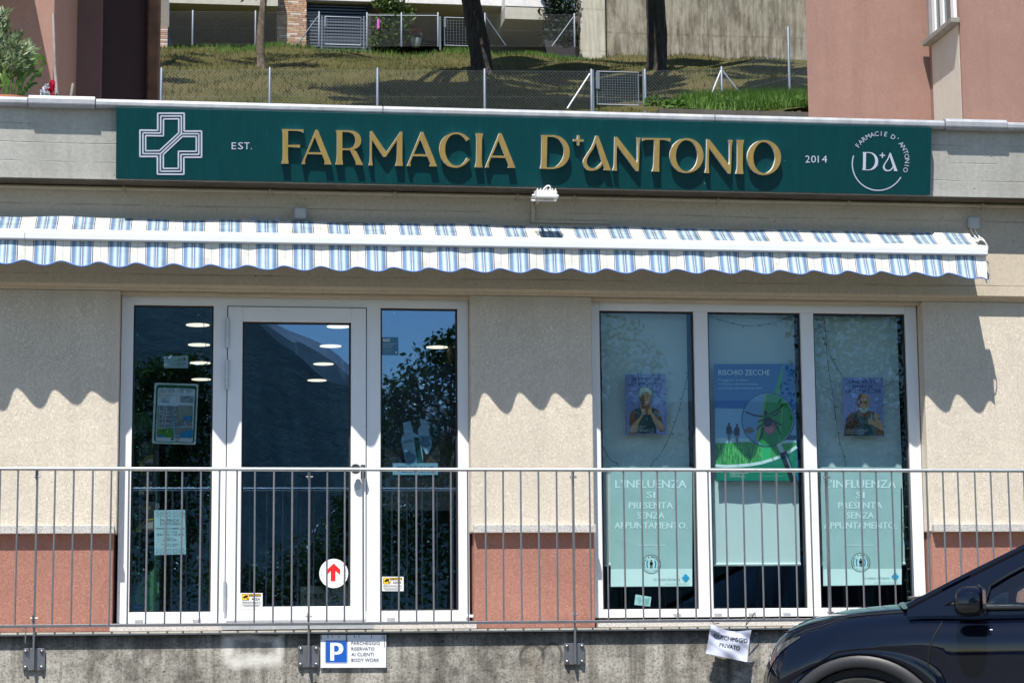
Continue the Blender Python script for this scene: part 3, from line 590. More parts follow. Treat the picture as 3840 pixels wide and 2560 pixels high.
# ---------------------------------------------------------------- railing
RY, RZT, RZB = -.80, 1.948, .994
rl = thing('railing', 'galvanised steel railing with thin upright bars along the walkway', 'railing', (2, RY, .99))
B().tube([(XL, RY, RZT), (XR, RY, RZT)], .0125, 10).done('top_rail', m_galv, rl, smooth=True)
B().box(XL, XR, RY-.006, RY+.006, RZB-.010, RZB+.008).done('bottom_rail', m_steel, rl, bev=.002)
BARS = [1, 42, 127, 170, 212, 255, 297, 339, 382, 420, 462, 504, 545, 586, 628, 670, 752, 792, 834, 875, 915, 956, 997, 1034, 1074, 1115, 1155, 1195, 1235, 1275, 1355, 1394, 1433, 1473, 1512, 1551, 1590, 1627, 1666, 1705, 1745, 1783, 1821, 1859, 1936, 1974, 2012, 2050, 2088, 2126, 2165, 2199, 2237, 2275, 2313, 2350]
xs_ = [X_(p, 1079, RY) for p in BARS]; xs_ += [xs_[0]-.111*k for k in range(1, 9)]+[xs_[-1]+.112*k for k in range(1, 9)]
bm_ = None
for x in xs_:
    if bm_ is None: bm_ = B().tube([(0, 0, RZB+.006), (0, 0, RZT-.008)], .0058, 8).done('bar', m_steel, rl, smooth=True, local=False); bm_.location = (x, RY, 0)
    else:
        o = bm_.copy(); COL.objects.link(o); a_ = random.uniform(-.0035, .0035); o.location = (x-a_*1.47, RY, 0); o.rotation_euler = (0, a_, random.uniform(0, 3))
POSTS = [85.5, 711, 1317, 1900]
for px in POSTS:
    x = X_(px, 1080, RY); b = B(); b.box(x-.006, x+.006, RY+.008, RY+.046, .73, RZT-.004); b.box(x-.010, x-.006, RY-.012, RY+.03, RZT-.065, RZT-.012); b.box(x-.010, x-.006, RY-.012, RY+.03, 1.01, 1.06); p = b.done('post', m_steel, rl, bev=.0015)
    for z in (RZT-.045, 1.04): B().tube([(x-.022, RY+.014, z), (x+.022, RY+.014, z)], .006, 8).done('clamp_bolt', m_steel, p)
    pl = B().prism([(x+a, RY+.046, .793+c_) for a, c_ in rrect(-.066, -.066, .066, .066, .012)], (0, .014, 0)).done('base_plate', m_steel, rl, bev=.001)
    for a in (-.048, .048):
        for c_ in (-.048, .048): B().lathe([(.012, 0), (.012, .008), (.008, .014), (.003, .016)], (x+a, RY+.046, .793+c_), (0, -1, 0), 10).done('plate_bolt', m_steel, pl, smooth=True)
B().tube([(X_(59, 1437, RY), RY, .99), (X_(59, 1437, RY)+.0, RY, .89)], .004, 6).done('loose_wire', m_steel, rl)
# ---------------------------------------------------------------- blinds, posters and stickers in the windows
def board(name, label, cat, px, Y, mat, th=.003, group=None, part='sheet'):
    p = [at(x, y, Y) for x, y in px]; r = thing(name, label, cat, (sum(q.x for q in p)/4, Y, min(q.z for q in p)), group=group)
    B().prism(p, (0, th, 0)).done(part, mat, r); return r
for i, (a, c_) in enumerate(((2.61, 3.215), (3.362, 3.985), (4.12, 4.735))):
    bl = thing('roller_blind', ('pale roller blind behind the advice poster, nearest the door', 'pale roller blind behind the tick poster in the middle pane', 'pale roller blind behind the visit poster, farthest from the door')[i], 'blind', ((a+c_)/2, .24, 1.38), group='roller blinds in the shop window')
    zb = 1.378
    B().grid([[(a+(c_-a)*q/12, .238+.003*math.sin(q*1.3+k), zb+(3.2-zb)*k/8) for q in range(13)] for k in range(9)]).done('fabric', m_blind, bl, smooth=True)
    B().tube([(a, .236, zb), (c_, .236, zb)], .011, 10).done('bottom_bar', m_white, bl, smooth=True)
    B().tube([(a, .26, 3.17), (c_, .26, 3.17)], .03, 10).done('roller_tube', m_white, bl, smooth=True)
WY = .162
i_navy, i_white, i_black = ink('141a5c'), ink('e8ecec'), ink('16181c')
# flu posters
for k, (px, ox, cx_, st) in enumerate((([(1403, 1072), (1590, 1073), (1590, 1346), (1403, 1347)], 0, 1495, 'nearest the door'), ([(1885, 1072), (2068, 1073), (2071, 1342), (1891, 1345)], 484, 1976, 'behind the parked car'))):
    r = board('flu_poster', 'pale teal flu vaccination poster low in the window pane ' + st, 'poster', px, WY, plain('poster_teal', (.44, .56, .545), .6, var=.03), group='flu vaccination posters')
    P = Print(WY, r); x0, x1 = px[3][0], px[2][0]; P.poly([(x0, 1306), (x1, 1305), (px[2][0], px[2][1]-1), (px[3][0], px[3][1]-1)], ink('e9f2ef'), .001)
    iw = ink('eef6f4')
    for s_, y, h, w in (('L’INFLUENZA', 1120, 19, 163), ('SI', 1143, 15, 19), ('PRESENTA', 1167, 15, 101), ('SENZA', 1190, 15, 62), ('APPUNTAMENTO.', 1213, 15, 167)): P.text(s_, cx_, y, h, iw, .002, .02, w, 'c')
    P.line([(cx_-32, 1251), (cx_+32, 1251)], 1.5, iw, .002)
    y0 = 1295-k*4; P.poly(ell(cx_+1, y0, 22, 22, n=32), ink('1d2a2c'), .002); P.poly(ell(cx_+1, y0, 20.6, 20.6, n=32), ink('d9ecea'), .003)
    for i, ch in enumerate('CONSIGLI & VACCINAZIONI'):
        a = -205+230*i/22; P.text(ch, cx_+1+15.2*math.cos(R_(a)), y0+15.2*math.sin(R_(a)), 4.4, i_black, .004, .02, al='c', rot=a+90)
    for i, ch in enumerate('in questa farmacia'):
        a = 150-120*i/17; P.text(ch, cx_+1+18.3*math.cos(R_(a)), y0+18.3*math.sin(R_(a)), 2.8, i_black, .004, al='c', rot=a-90)
    P.poly(ell(cx_+1, y0-8, 1.9, 1.9, n=12), i_black, .004); P.poly(rrect(cx_-2.6, y0-5.4, cx_+4.6, y0+2, 1.2), i_black, .004); P.poly(rect(cx_-1.6, y0+2, cx_+.6, y0+9.5), i_black, .004); P.poly(rect(cx_+1.4, y0+2, cx_+3.6, y0+9.5), i_black, .004)
    ic = ink('2aa4d6')
    for sgn in (-1, 1): P.line([(cx_+1+sgn*(6.5+3.6*math.cos(R_(a))), y0+8.5*math.sin(R_(a))) for a in range(-70, 71, 14)], 2.8, ic, .004)
    px_ = px[2][0]-14; P.poly(rrect(px_-5, 1318-k*3, px_+3, 1335-k*3, 2.5), ic, .004); P.poly(rrect(px_-9, 1323-k*3, px_+7, 1330-k*3, 2.5), ic, .0045)
    P.text('La vostra farmacia', px_-14, 1332-k*3, 6, ink('6d8f92'), .004, al='r'); P.text('www.vaccinazioneinfarmacia.ch', px_+6, 1341-k*3, 3.2, ink('9bb4b4'), .004, al='r'); P.done()
# portrait posters (flat printed pictures)
sk1, sk2, sk3 = ink('c79a76'), ink('8a5a3e'), ink('5a3826')
def portrait(label, px, crop, k, lines, hair, kind):
    r = board('portrait_poster', label, 'poster', px, WY, plain('poster_lilac', (.26, .29, .56), .6, var=.12, sc=3), group='portrait posters in the window')
    P = Print(WY, r, k/K, crop[0]/K, crop[1]/K)
    for s_, x, y, h, w in lines: P.text(s_, x, y, h, i_navy, .001, .012, w, 'c')
    return r, P
r, P = portrait('lilac poster of a white-haired woman giving two thumbs up', [(1436, 859), (1529, 859), (1532, 997), (1437, 997)], (2320, 1380), 200/1161, (('SI FACCIA', 575, 272, 76, 545), ('CONSIGLIARE', 570, 374, 74, 760)), None, 'w')
gh, gh2, dr, dr2 = ink('c9d0c4'), ink('8e9a90'), ink('39484c'), ink('71878a')
P.poly([(245, 1420), (235, 1180), (250, 1020), (285, 920), (360, 885), (500, 840), (660, 845), (760, 880), (860, 900), (900, 960), (935, 1100), (990, 1240), (1000, 1360), (940, 1390), (860, 1340), (800, 1220), (770, 1420)], sk2, .001)
P.poly([(350, 890), (480, 850), (510, 960), (560, 1020), (640, 1020), (700, 960), (740, 870), (830, 890), (840, 1040), (790, 1180), (830, 1420), (380, 1420), (470, 1180), (380, 1150), (350, 1020)], dr, .002)
for q in range(26): xx, yy = random.uniform(400, 800), random.uniform(1050, 1400); P.poly([(xx, yy), (xx+14, yy+6), (xx+24, yy+40), (xx+6, yy+34)], dr2, .0025)
for q in range(14): xx, yy = random.choice((random.uniform(360, 470), random.uniform(745, 825))), random.uniform(890, 1000); P.poly([(xx, yy), (xx+10, yy+4), (xx+14, yy+36), (xx+2, yy+30)], dr2, .0025)
P.poly([(500, 760), (660, 760), (690, 870), (600, 1010), (500, 900)], sk2, .003)
P.poly([(v[0], v[1]) for v in smoothpath([(v[0], v[1], 0) for v in [(580, 405), (680, 430), (740, 510), (738, 600), (690, 650), (460, 650), (420, 590), (435, 490), (500, 420)]], 4)], gh2, .003)
P.poly([(v[0], v[1]) for v in smoothpath([(v[0], v[1], 0) for v in [(470, 600), (520, 545), (610, 530), (690, 570), (700, 650), (680, 740), (630, 800), (570, 810), (500, 750), (465, 670)]], 4)], sk1, .004)
P.poly([(470, 600), (520, 550), (560, 620), (560, 700), (590, 740), (560, 800), (500, 750), (465, 670)], sk2, .0045)
P.poly([(v[0], v[1]) for v in smoothpath([(v[0], v[1], 0) for v in [(450, 560), (460, 470), (560, 415), (670, 440), (725, 530), (690, 590), (640, 530), (560, 520), (500, 560), (470, 620)]], 4)], gh, .005)
for xx in (520, 632): P.poly(ell(xx, 615, 22, 9, n=10), sk3, .005)
P.poly([(555, 722), (600, 728), (645, 715), (630, 750), (590, 758)], ink('e3d8cc'), .005)
P.poly([(380, 1140), (500, 1020), (540, 1020), (440, 1180), (380, 1400), (260, 1415), (240, 1330), (300, 1230)], sk1, .004)
P.poly([(460, 795), (492, 810), (510, 880), (570, 880), (590, 980), (545, 1020), (505, 1010), (490, 920)], ink('bda48c'), .005)
P.poly([(700, 800), (722, 810), (712, 880), (735, 960), (720, 1000), (640, 1010), (625, 930), (640, 885), (690, 870)], sk1, .005)
P.poly([(690, 1000), (740, 980), (900, 1150), (1000, 1250), (990, 1360), (880, 1340), (770, 1190)], sk1, .004)
P.poly(rect(870, 1003, 928, 1033), ink('2a8fc4'), .005)
for i, s_ in enumerate(('Controlli la carta delle sue', 'vaccinazioni o si faccia', 'consigliare da uno specialista.')): P.text(s_, 190, 1280+43*i, 26, i_white, .006, .01)
P.done()
r, P = portrait('lilac poster of a bald bearded man giving two thumbs up', [(1936, 867), (2028, 867), (2031, 1001), (1938, 1001)], (3140, 1400), 200/1206, (('UNA VISITA,', 585, 228, 74, 630), ('DIVERSE', 578, 328, 70, 455), ('VACCINAZIONI.', 585, 434, 76, 820)), None, 'm')
gy, gy2 = ink('5c7276'), ink('41555a')
P.poly([(165, 1410), (170, 1180), (215, 1000), (290, 905), (420, 860), (520, 840), (690, 840), (840, 870), (930, 930), (1000, 1100), (1045, 1190), (1050, 1400)], sk2, .001)
P.poly([(830, 880), (930, 930), (1000, 1100), (1045, 1190), (1000, 1230), (870, 1080), (830, 980)], sk1, .0015)
P.poly([(370, 870), (460, 850), (500, 960), (590, 1010), (680, 970), (730, 860), (800, 880), (850, 1050), (880, 1250), (870, 1410), (340, 1410), (420, 1200), (350, 1050)], gy, .002)
P.poly([(500, 960), (590, 1010), (680, 970), (660, 1060), (560, 1060)], gy2, .0025); P.poly([(430, 1180), (600, 1130), (760, 1150), (820, 1400), (360, 1400)], gy2, .0025)
P.poly([(480, 800), (690, 800), (700, 900), (590, 980), (490, 900)], sk2, .003)
sm = lambda l: [(v[0], v[1]) for v in smoothpath([(a, c_, 0) for a, c_ in l], 4)]
P.poly(sm([(450, 560), (490, 485), (580, 455), (670, 485), (715, 560), (720, 680), (700, 800), (590, 880), (490, 820), (450, 700)]), sk1, .004)
P.poly(sm([(450, 560), (490, 490), (540, 470), (545, 620), (520, 700), (560, 780), (520, 830), (470, 760), (448, 680)]), sk2, .0045)
P.poly(sm([(485, 770), (540, 775), (600, 765), (660, 775), (705, 760), (690, 840), (620, 885), (540, 870)]), ink('b9c2bd'), .005)
for xx in (525, 640): P.poly(ell(xx, 665, 34, 12, n=12), sk3, .005); P.poly(rect(xx-45, 632, xx+45, 645), sk3, .005)
P.poly([(545, 790), (600, 800), (640, 785), (600, 815)], sk3, .006); P.poly(ell(625, 585, 18, 26, n=10), ink('d8d8d0'), .005)
P.poly([(400, 905), (435, 920), (440, 1010), (480, 1040), (510, 1140), (470, 1190), (390, 1180), (350, 1080), (385, 1010)], sk3, .004)
P.poly([(760, 905), (785, 915), (790, 1000), (770, 1040), (770, 1150), (720, 1165), (690, 1080), (710, 1020), (760, 1000)], sk1, .004)
P.poly([(770, 1030), (870, 1080), (1045, 1200), (1050, 1290), (900, 1230), (770, 1140)], sk1, .0035); P.poly([(170, 1170), (330, 1060), (400, 1180), (300, 1400), (165, 1400)], sk3, .0035)
P.poly(rect(212, 995, 268, 1040), ink('23348e'), .004); P.poly([(912, 1010), (970, 995), (978, 1030), (920, 1040)], ink('2a7fae'), .004)
for i, s_ in enumerate(('Lo sapeva che in caso di bisogno può', 'farsi vaccinare contemporaneamente', 'contro diversi agenti patogeni?')): P.text(s_, 195, 1275+38*i, 24, i_white, .006, .008)
P.done()
# tick poster
r = board('tick_poster', 'blue and green tick warning poster with a magnifying glass', 'poster', [(1639, 836), (1824, 835), (1834, 1104), (1646, 1105)], WY, plain('poster_blue', (.014, .13, .38), .6, var=.06, sc=1.5))
P = Print(WY, r, 350/1143/K, 2660/K, 1340/K)
P.poly([(66, 620), (1050, 640), (1066, 1080), (75, 1100)], ink('8fb4d6'), .0008); P.poly([(66, 520), (1048, 520), (1052, 760), (66, 720)], ink('2f6cb4'), .0007)
P.poly([(72, 985), (1062, 990), (1064, 1060), (74, 1060)], ink('b9d4e2'), .001); P.poly([(500, 940), (1060, 950), (1063, 1010), (520, 1000)], ink('3c5a80'), .0011)
P.poly([(75, 1050), (500, 1030), (640, 1070), (760, 1060), (1066, 1040), (1072, 1330), (80, 1330)], ink('3f9a45'), .0012)
gl_ = [ink('2f7d35'), ink('59b552'), ink('78c466'), ink('1f6a33')]
for q in range(150):
    xx = random.uniform(85, 640); yy = random.uniform(1100, 1310); hh = random.uniform(50, 130); P.poly([(xx-7, yy), (xx+7, yy), (xx+random.uniform(-22, 22), yy-hh)], random.choice(gl_), .0014+.00005*random.randint(0, 6))
P.poly([(905, 75), (916, 75), (855, 470), (790, 470), (850, 250)], ink('2f9a3e'), .0015); P.poly([(640, 1070), (760, 1070), (740, 1260), (625, 1275)], ink('2fae62'), .0016)
P.poly(sm([(78, 1308), (250, 1318), (500, 1300), (760, 1240), (950, 1150), (1066, 1060)])+[(1070, 1140), (900, 1230), (700, 1300), (450, 1340), (250, 1347), (84, 1335)], ink('dfeaea'), .003) if False else P.line([(80, 1322), (200, 1330), (350, 1325), (500, 1312), (640, 1287), (780, 1245), (900, 1195), (990, 1145), (1066, 1095)], 36, ink('dfeaea'), .003)
P.poly([(84, 1338), (200, 1346), (350, 1341), (500, 1328), (640, 1303), (780, 1262), (900, 1213), (990, 1164), (1068, 1113), (1078, 1506), (90, 1508)], ink('0d7a5c'), .0026)
P.poly(ell(718, 760, 318, 326, n=48), ink('6f97c2'), .0033)
P.poly([(685, 445), (790, 445), (900, 490), (990, 590), (1030, 720), (1020, 880), (960, 990), (850, 1070), (740, 1084), (640, 1070), (570, 980), (600, 850), (650, 640)], ink('1f8a3a'), .0036)
P.poly([(690, 450), (705, 450), (600, 1040), (570, 1000), (650, 660)], ink('7fae3a'), .0038); P.line([(905, 560), (850, 1050)], 6, ink('6fd06a'), .0038)
P.poly(ell(490, 890, 60, 40, n=10), ink('7c6a5c'), .0038)
P.line(ell(718, 760, 320, 328, n=64)+[(1038, 760)], 9, ink('22384c'), .004); P.line(ell(718, 760, 308, 316, n=64, a0=-60, a1=60), 7, ink('9fc0cc'), .0041)
for pts in ([(445, 665), (540, 705), (660, 722)], [(905, 568), (850, 630), (790, 665), (730, 700)], [(850, 650), (830, 690), (770, 715)], [(660, 760), (600, 785)], [(650, 810), (610, 850), (585, 880)], [(655, 860), (645, 950), (615, 1010)], [(780, 770), (830, 800), (885, 825)], [(800, 800), (840, 870), (868, 940)]): P.line(pts, 17, i_black, .0045)
P.poly(ell(738, 850, 68, 92, n=24), ink('a04a52'), .0047); P.poly(ell(735, 875, 52, 58, n=20), ink('c4707a'), .0049); P.poly(ell(718, 785, 58, 66, n=20), ink('1c2030'), .0052); P.poly(ell(690, 685, 24, 34, n=12), i_black, .0052)
P.line([(850, 1065), (900, 1165)], 58, ink('b8c4c8'), .0052); P.line([(905, 1170), (1035, 1500)], 88, i_black, .0054); P.line([(935, 1190), (1055, 1495)], 20, ink('6f8898'), .0056); P.line([(838, 1068), (930, 1020)], 14, ink('d8e4e8'), .0053)
for cx_, ht, c1 in ((242, 800, '1d2a38'), (338, 815, '2a2f3c')): P.poly(ell(cx_, ht+14, 15, 18, n=10), ink('4a4038'), .004); P.poly([(cx_-32, ht+50), (cx_-8, ht+32), (cx_+16, ht+32), (cx_+34, ht+60), (cx_+30, ht+140), (cx_-34, ht+140)], ink(c1), .004); P.poly([(cx_-20, ht+138), (cx_+22, ht+138), (cx_+14, ht+235), (cx_-14, ht+235)], ink('5c7488'), .0041)
P.line([(270, 900), (300, 920), (322, 905)], 12, ink('1d2a38'), .0042)
P.text('RISCHIO ZECCHE', 112, 214, 66, i_white, .004, .006, 628)
for i, s_ in enumerate(('Proteggetevi in tempo –', 'vi offriamo volentieri la nostra', 'consulenza nella nostra farmacia.')): P.text(s_, 112, 287+49*i, 30, ink('b9d2ea'), .004, 0, (388, 485, 540)[i])
for i, s_ in enumerate(('Per ulteriori informazioni sulla', 'campagna di sensibilizzazione,', 'consultare il sito', 'www.piqure-de-tique.ch')): P.text(s_, 248, 1398+21*i, 14, i_white, .004, .006)
P.line([(640, 1450), (905, 1450)], 3, ink('7fc0a8'), .004); P.done()
# tilted note low in the first window pane
r = board('paper_note', 'small pale note stuck askew low in the window', 'note', [(1460, 1364), (1496, 1370), (1493, 1392), (1457, 1388)], WY, plain('note_paper', (.55, .72, .70), .7))
P = Print(WY, r); P.poly([(1462, 1374), (1470, 1369), (1475, 1378), (1468, 1386)], ink('9fc4bd'), .001); P.poly([(1480, 1375), (1492, 1372), (1490, 1386), (1482, 1388)], ink('8fb8b2'), .001); P.done()

# ---- entrance glazing
OG = FY+.030
r = board('info_sticker', 'small pale training sticker on the narrow left door pane', 'sticker', [(377, 818), (432, 817), (432, 845), (377, 845)], .16, plain('sticker_pale', (.50, .66, .68), .5))
P = Print(.16, r); P.poly(rect(383, 821, 387, 827), ink('2f8f5c'), .001); P.poly(rect(381, 823, 389, 825), ink('2f8f5c'), .001); P.text('FPH', 411, 829, 6, ink('2f9a72'), .001, .01, 13); P.text('istituto', 400, 829, 3, ink('4a6a6c'), .001, w=10); P.poly(ell(423, 822, 2.4, 2.4, n=10), ink('c0392b'), .001); P.poly(ell(425, 825, 2.2, 2.2, n=10), ink('3a56a8'), .001); P.line([(404, 834), (428, 834)], 1, ink('4a6a6c'), .001); P.line([(397, 838), (428, 838)], .8, ink('6a8a8c'), .001); P.done()
# map board
cr = lambda x, y: ((560+x*240/941)/K, (1300+y*240/941)/K)
r = thing('map_board', 'white board with a green border and a street map, hung in the left door pane', 'notice', tuple(at(404, 1022, .17)))
v, f = fill2d([[cr(*q) for q in [(95, 527), (735, 548), (700, 1447), (45, 1432)]]]); 
def warp(l): return [(x+(-.045*(y-527)), y+.03*(x-85)) for x, y in l]
B().prism([at(*cr(*q), .168) for q in warp(rrect(78, 527, 722, 1418, 22))], (0, .004, 0)).done('board', plain('board_white', (.85, .90, .84), .4), r)
P = Print(.168, r, 240/941/K, 560/K, 1300/K)
P.poly(warp(rrect(105, 553, 700, 1395, 40)), ink('1f6b45'), .001); P.poly(warp(rrect(130, 600, 676, 1385, 26)), ink('e6f0f4'), .002)
P.poly(warp(rect(140, 860, 660, 1325)), ink('8a959c'), .003)
for l in ([(150, 860), (135, 1190)], [(220, 880), (180, 1190)], [(260, 900), (225, 1190)], [(140, 940), (310, 965)], [(138, 985), (330, 1010)], [(140, 1055), (345, 1060)], [(140, 1120), (350, 1130)], [(350, 1010), (420, 975)], [(350, 1100), (440, 1085)], [(520, 1085), (545, 1165)], [(640, 880), (630, 1190)], [(128, 1200), (640, 1165)], [(545, 1165), (640, 1200)], [(380, 1320), (450, 1300)], [(345, 1060), (380, 1320)]): P.line(l, 9, ink('d6dde0'), .004)
P.poly([(128, 1205), (345, 1195), (358, 1328), (128, 1328)], ink('5f9a3c'), .005); P.poly([(128, 1300), (200, 1295), (250, 1328), (128, 1328)], ink('2f8ec4'), .006); P.poly([(440, 1328), (460, 1270), (545, 1240), (590, 1222), (640, 1215), (640, 1330)], ink('2f9ad6'), .005)
P.line([(313, 865), (305, 960), (335, 1050), (350, 1160), (365, 1325)], 14, ink('5ab0d8'), .006); P.poly([(415, 868), (630, 868), (630, 1085), (415, 1085)], ink('a3a99e'), .006); P.poly([(490, 1085), (500, 1025), (545, 1015), (610, 1010), (630, 1030), (630, 1085)], ink('2f8ec4'), .007); P.line(rect(415, 868, 630, 1085)+[(415, 868)], 3, ink('4a5660'), .007)
P.poly(ell(272, 1075, 12, 12, n=10), ink('a03034'), .007); P.poly(ell(155, 715, 11, 11, n=10), ink('a03034'), .003); P.text('Farmacia di Turno', 178, 723, 14, ink('3a4650'), .003, .012, 270)
P.poly([(455, 718), (655, 722), (652, 822), (452, 815)], ink('a9b8be'), .003)
for x, y, w in ((148, 632, 105), (278, 632, 95), (404, 636, 115), (540, 638, 115), (175, 756, 150), (175, 775, 70), (175, 795, 110), (175, 810, 115), (500, 735, 110), (515, 748, 80), (468, 770, 72), (580, 772, 50), (480, 800, 40), (575, 805, 55)): P.line([(x, y), (x+w, y+2)], 6, ink('5a6a74'), .0045)
for x in (148, 278, 404, 540):
    for q in range(3): P.line([(x, 648+q*12), (x+90, 650+q*12)], 3, ink('8a9aa2'), .0045)
P.poly(rect(328, 1335, 348, 1375), ink('1f5a40'), .004); P.poly(rect(316, 1347, 360, 1362), ink('1f5a40'), .004); P.line(rrect(388, 1338, 438, 1386, 12)+[(438-12, 1338)], 6, ink('2a3438'), .004); P.text('H+O', 393, 1372, 20, ink('2a3438'), .004, .01, 40); P.done()
# opening hours sheet
r = board('opening_hours', 'pale blue opening hours sheet low in the left door pane', 'notice', [(354, 1171), (425, 1170), (427, 1272), (355, 1274)], .165, plain('hours_paper', (.50, .74, .78), .6))
P = Print(.165, r, 220/719/K, 500/K, 1640/K); dk = ink('3d5a66')
for y0 in (905, 1360):
    for j in range(4):
        for i in range(9):
            x = 272+i*40+(j % 2)*14; y = y0+j*20; P.line([(x, y), (x+18, y), (x+24, y+14)] if (i+j) % 2 else [(x, y+14), (x+12, y), (x+26, y)], 5, ink('6f9aa4'), .001)
for s_, x, y, h, w in (('FARMACIA', 447, 1027, 34, 232), ("D'ANTONIO", 450, 1070, 34, 242), ('ORARI DI APERTURA', 452, 1122, 20, 355), ('LUNEDÌ-VENERDÌ', 450, 1160, 14, 170), ('08:30-12:00 / 13:30-18:30', 450, 1196, 20, 335), ('SABATO', 450, 1232, 14, 80), ('08:30-12:30', 450, 1262, 22, 152), ('FARMACISTA GERENTE', 450, 1312, 12, 212), ('MARCO ARGENIO', 450, 1332, 12, 150)): P.text(s_, x, y, h, dk, .001, .006 if h > 14 else 0, w, 'c')
P.done()
# support boxes behind the left pane
m_box = plain('box_black', (.03, .033, .034), .4); m_side = plain('box_side', (.10, .12, .12), .5)
for i, (x0, y0, x1, y1, lb_) in enumerate(((318, 1012, 354, 1072, 'top'), (318, 1075, 350, 1135, 'middle'), (308, 1152, 354, 1222, 'lowest and largest'))):
    Y = .33; a, c_ = at(x0, y0, Y), at(x1, y1, Y); r = thing('bandage_box', 'black and yellow bandage box in the door pane, ' + lb_ + ' of three', 'box', ((a.x+c_.x)/2, Y+.03, c_.z), group='bandage boxes in the left door pane')
    B().box(a.x, c_.x, Y, Y+.07, c_.z, a.z).done('carton', m_box, r, bev=.002); B().box(c_.x+.0005, c_.x+.03, Y+.01, Y+.065, c_.z+.006, a.z-.006).done('side_flap', m_side, r)
    P = Print(Y, r); w, h = x1-x0, y1-y0; ye = ink('c8b52a')
    P.text('FUTURO', x0+w*.18, y0+h*.24, h*.10, ye, .0015, .015, w*.64)
    for q in range(4): P.line([(x0+w*.08, y0+h*(.34+.075*q)), (x0+w*.6, y0+h*(.34+.075*q))], 1.1, ink('6a6f6c'), .0015); P.poly(ell(x0+w*.07, y0+h*(.34+.075*q), 1, 1, n=6), ye, .002)
    P.line([(x0+2, y1-6), (x0+w*.62, y0+h*.58), (x1-1, y0+h*.56)], 2, ye, .0025); P.poly([(x0+4, y1-6), (x0+w*.63, y0+h*.61), (x1-1, y0+h*.59), (x1-1, y1-5)], ink('7a6a5c'), .0018)
    P.poly([(x0+w*.3, y1-10), (x0+w*.7, y0+h*.68), (x1-2, y0+h*.66), (x1-3, y1-9)], ink('a9aeac'), .002); P.poly(rect(x0+2, y1-6, x0+w*.4, y1-1), ye, .002); P.done()
# green display stand low in the left pane
st_ = thing('display_stand', 'green display stand behind the left door pane', 'display', tuple(at(330, 1404, .5)))
gm = plain('stand_green', (.07, .24, .07), .5)
p = [at(*q, .45) for q in ((300, 950), (338, 945), (352, 975), (306, 1010))]; B().prism(p, (0, .3, 0)).done('side_panel', gm, st_)
p = [at(*q, .4) for q in ((304, 1404), (304, 1372), (326, 1330), (354, 1305), (352, 1404))]; B().prism(p, (0, .02, 0)).done('front_panel', gm, st_)
p = [at(*q, .5) for q in ((356, 1050), (362, 1050), (366, 1404), (352, 1404))]; B().prism(p, (0, .3, 0)).done('back_panel', gm, st_)
P = Print(.4, st_); P.poly(ell(317, 1394, 12, 7, n=20), ink('1f4f9a'), .002); P.text('HARTMANN', 317, 1396, 4, i_white, .003, .01, 18, 'c'); P.done()
# door stickers
r = thing('arrow_sticker', 'round white sticker with a red arrow on the door glass', 'sticker', tuple(at(766, 1349, OG)))
P = Print(OG, r); B().prism([at(*q, OG) for q in ell(766.5, 1316, 33, 33.5, n=48)], (0, .0015, 0)).done('disc', plain('sticker_white', (.78, .78, .80), .4, var=.01), r)
P.poly([(766.5, 1293), (781.5, 1307), (781.5, 1320), (770.5, 1310), (770.5, 1334), (759.5, 1334), (759.5, 1310), (751.5, 1319), (751.5, 1307)], ink('e01f22'), .001)
for i, ch in enumerate('Formazione professionale Svizzera—Azienda formatrice—'):
    a = 150+360*i/53; P.text(ch, 766.5+27.5*math.cos(R_(a)), 1316+27.5*math.sin(R_(a)), 3.6, ink('b06a78'), .001, al='c', rot=a+90)
P.done()
for (x0, y0, x1, y1), lb_ in (((551.5, 1361, 603, 1397), 'yellow and white camera warning sticker low on the door frame edge'), ((876, 1323.5, 927, 1356.5), 'yellow and white camera warning sticker on the pane beside the door')):
    Y = FY-.014 if x0 < 700 else OG
    r = board('camera_sticker', lb_, 'sticker', rect(x0, y0, x1, y1), Y, plain('sticker_white2', (.75, .75, .76), .4, var=.01), .0015, group='camera warning stickers')
    P = Print(Y, r); ye = ink('e8c020'); P.poly(rrect(x0+4, y0+2, x0+21, y0+17, 2), i_black, .0008); P.poly(rrect(x0+5, y0+3, x0+20, y0+16, 1.5), ye, .0012)
    P.poly([(x0+6, y0+10), (x0+12, y0+5), (x0+18, y0+5), (x0+18, y0+8), (x0+10, y0+13)], i_black, .0016); P.poly([(x0+15, y0+8), (x0+17, y0+8), (x0+17, y0+13), (x0+20, y0+13), (x0+20, y0+14.5), (x0+15, y0+14.5)], i_black, .0016)
    P.poly(rect(x0+21.5, y0+2, x1-4, y0+8), i_black, .0008); P.text('ATTENZIONE!', x0+22.5, y0+7, 4.2, ye, .0014, .02, x1-x0-27.5); P.text('AREA', x0+26, y0+17, 7, i_black, .001, .02, 20); P.text('VIDEOSORVEGLIATA', x0+4, y0+24, 4.8, i_black, .001, .02, x1-x0-8)
    for q in range(3): P.line([(x0+4+q*2, y0+26.5+q*2), (x1-4-q*2, y0+26.5+q*2)], .7, ink('6a6a6a'), .001)
    P.done()
r = board('quality_sticker', 'small blue quality sticker at the top of the right door pane', 'sticker', [(877, 774), (915, 774), (915, 815), (877, 815)], OG, plain('sticker_blue', (.035, .16, .28), .4), .0015)
P = Print(OG, r); P.poly(rect(880, 778, 895, 784), ink('c8d8e0'), .001); P.text('Theme', 883, 782, 3, i_navy, .002, .02, 11)
for i, s_ in enumerate(('Farmacia aderente al', 'Sistema Qualità', 'Pharmasuisse')): P.text(s_, 880, 790+4*i, 2.6, ink('a8c8d8'), .001, .01)
for q in range(4): P.line([(880, 802+q*2.6), (900-q, 802+q*2.6)], .7, ink('7aa4b8'), .001)
P.poly(ell(910, 809, 1.6, 1.6, n=10), i_white, .001); P.done()
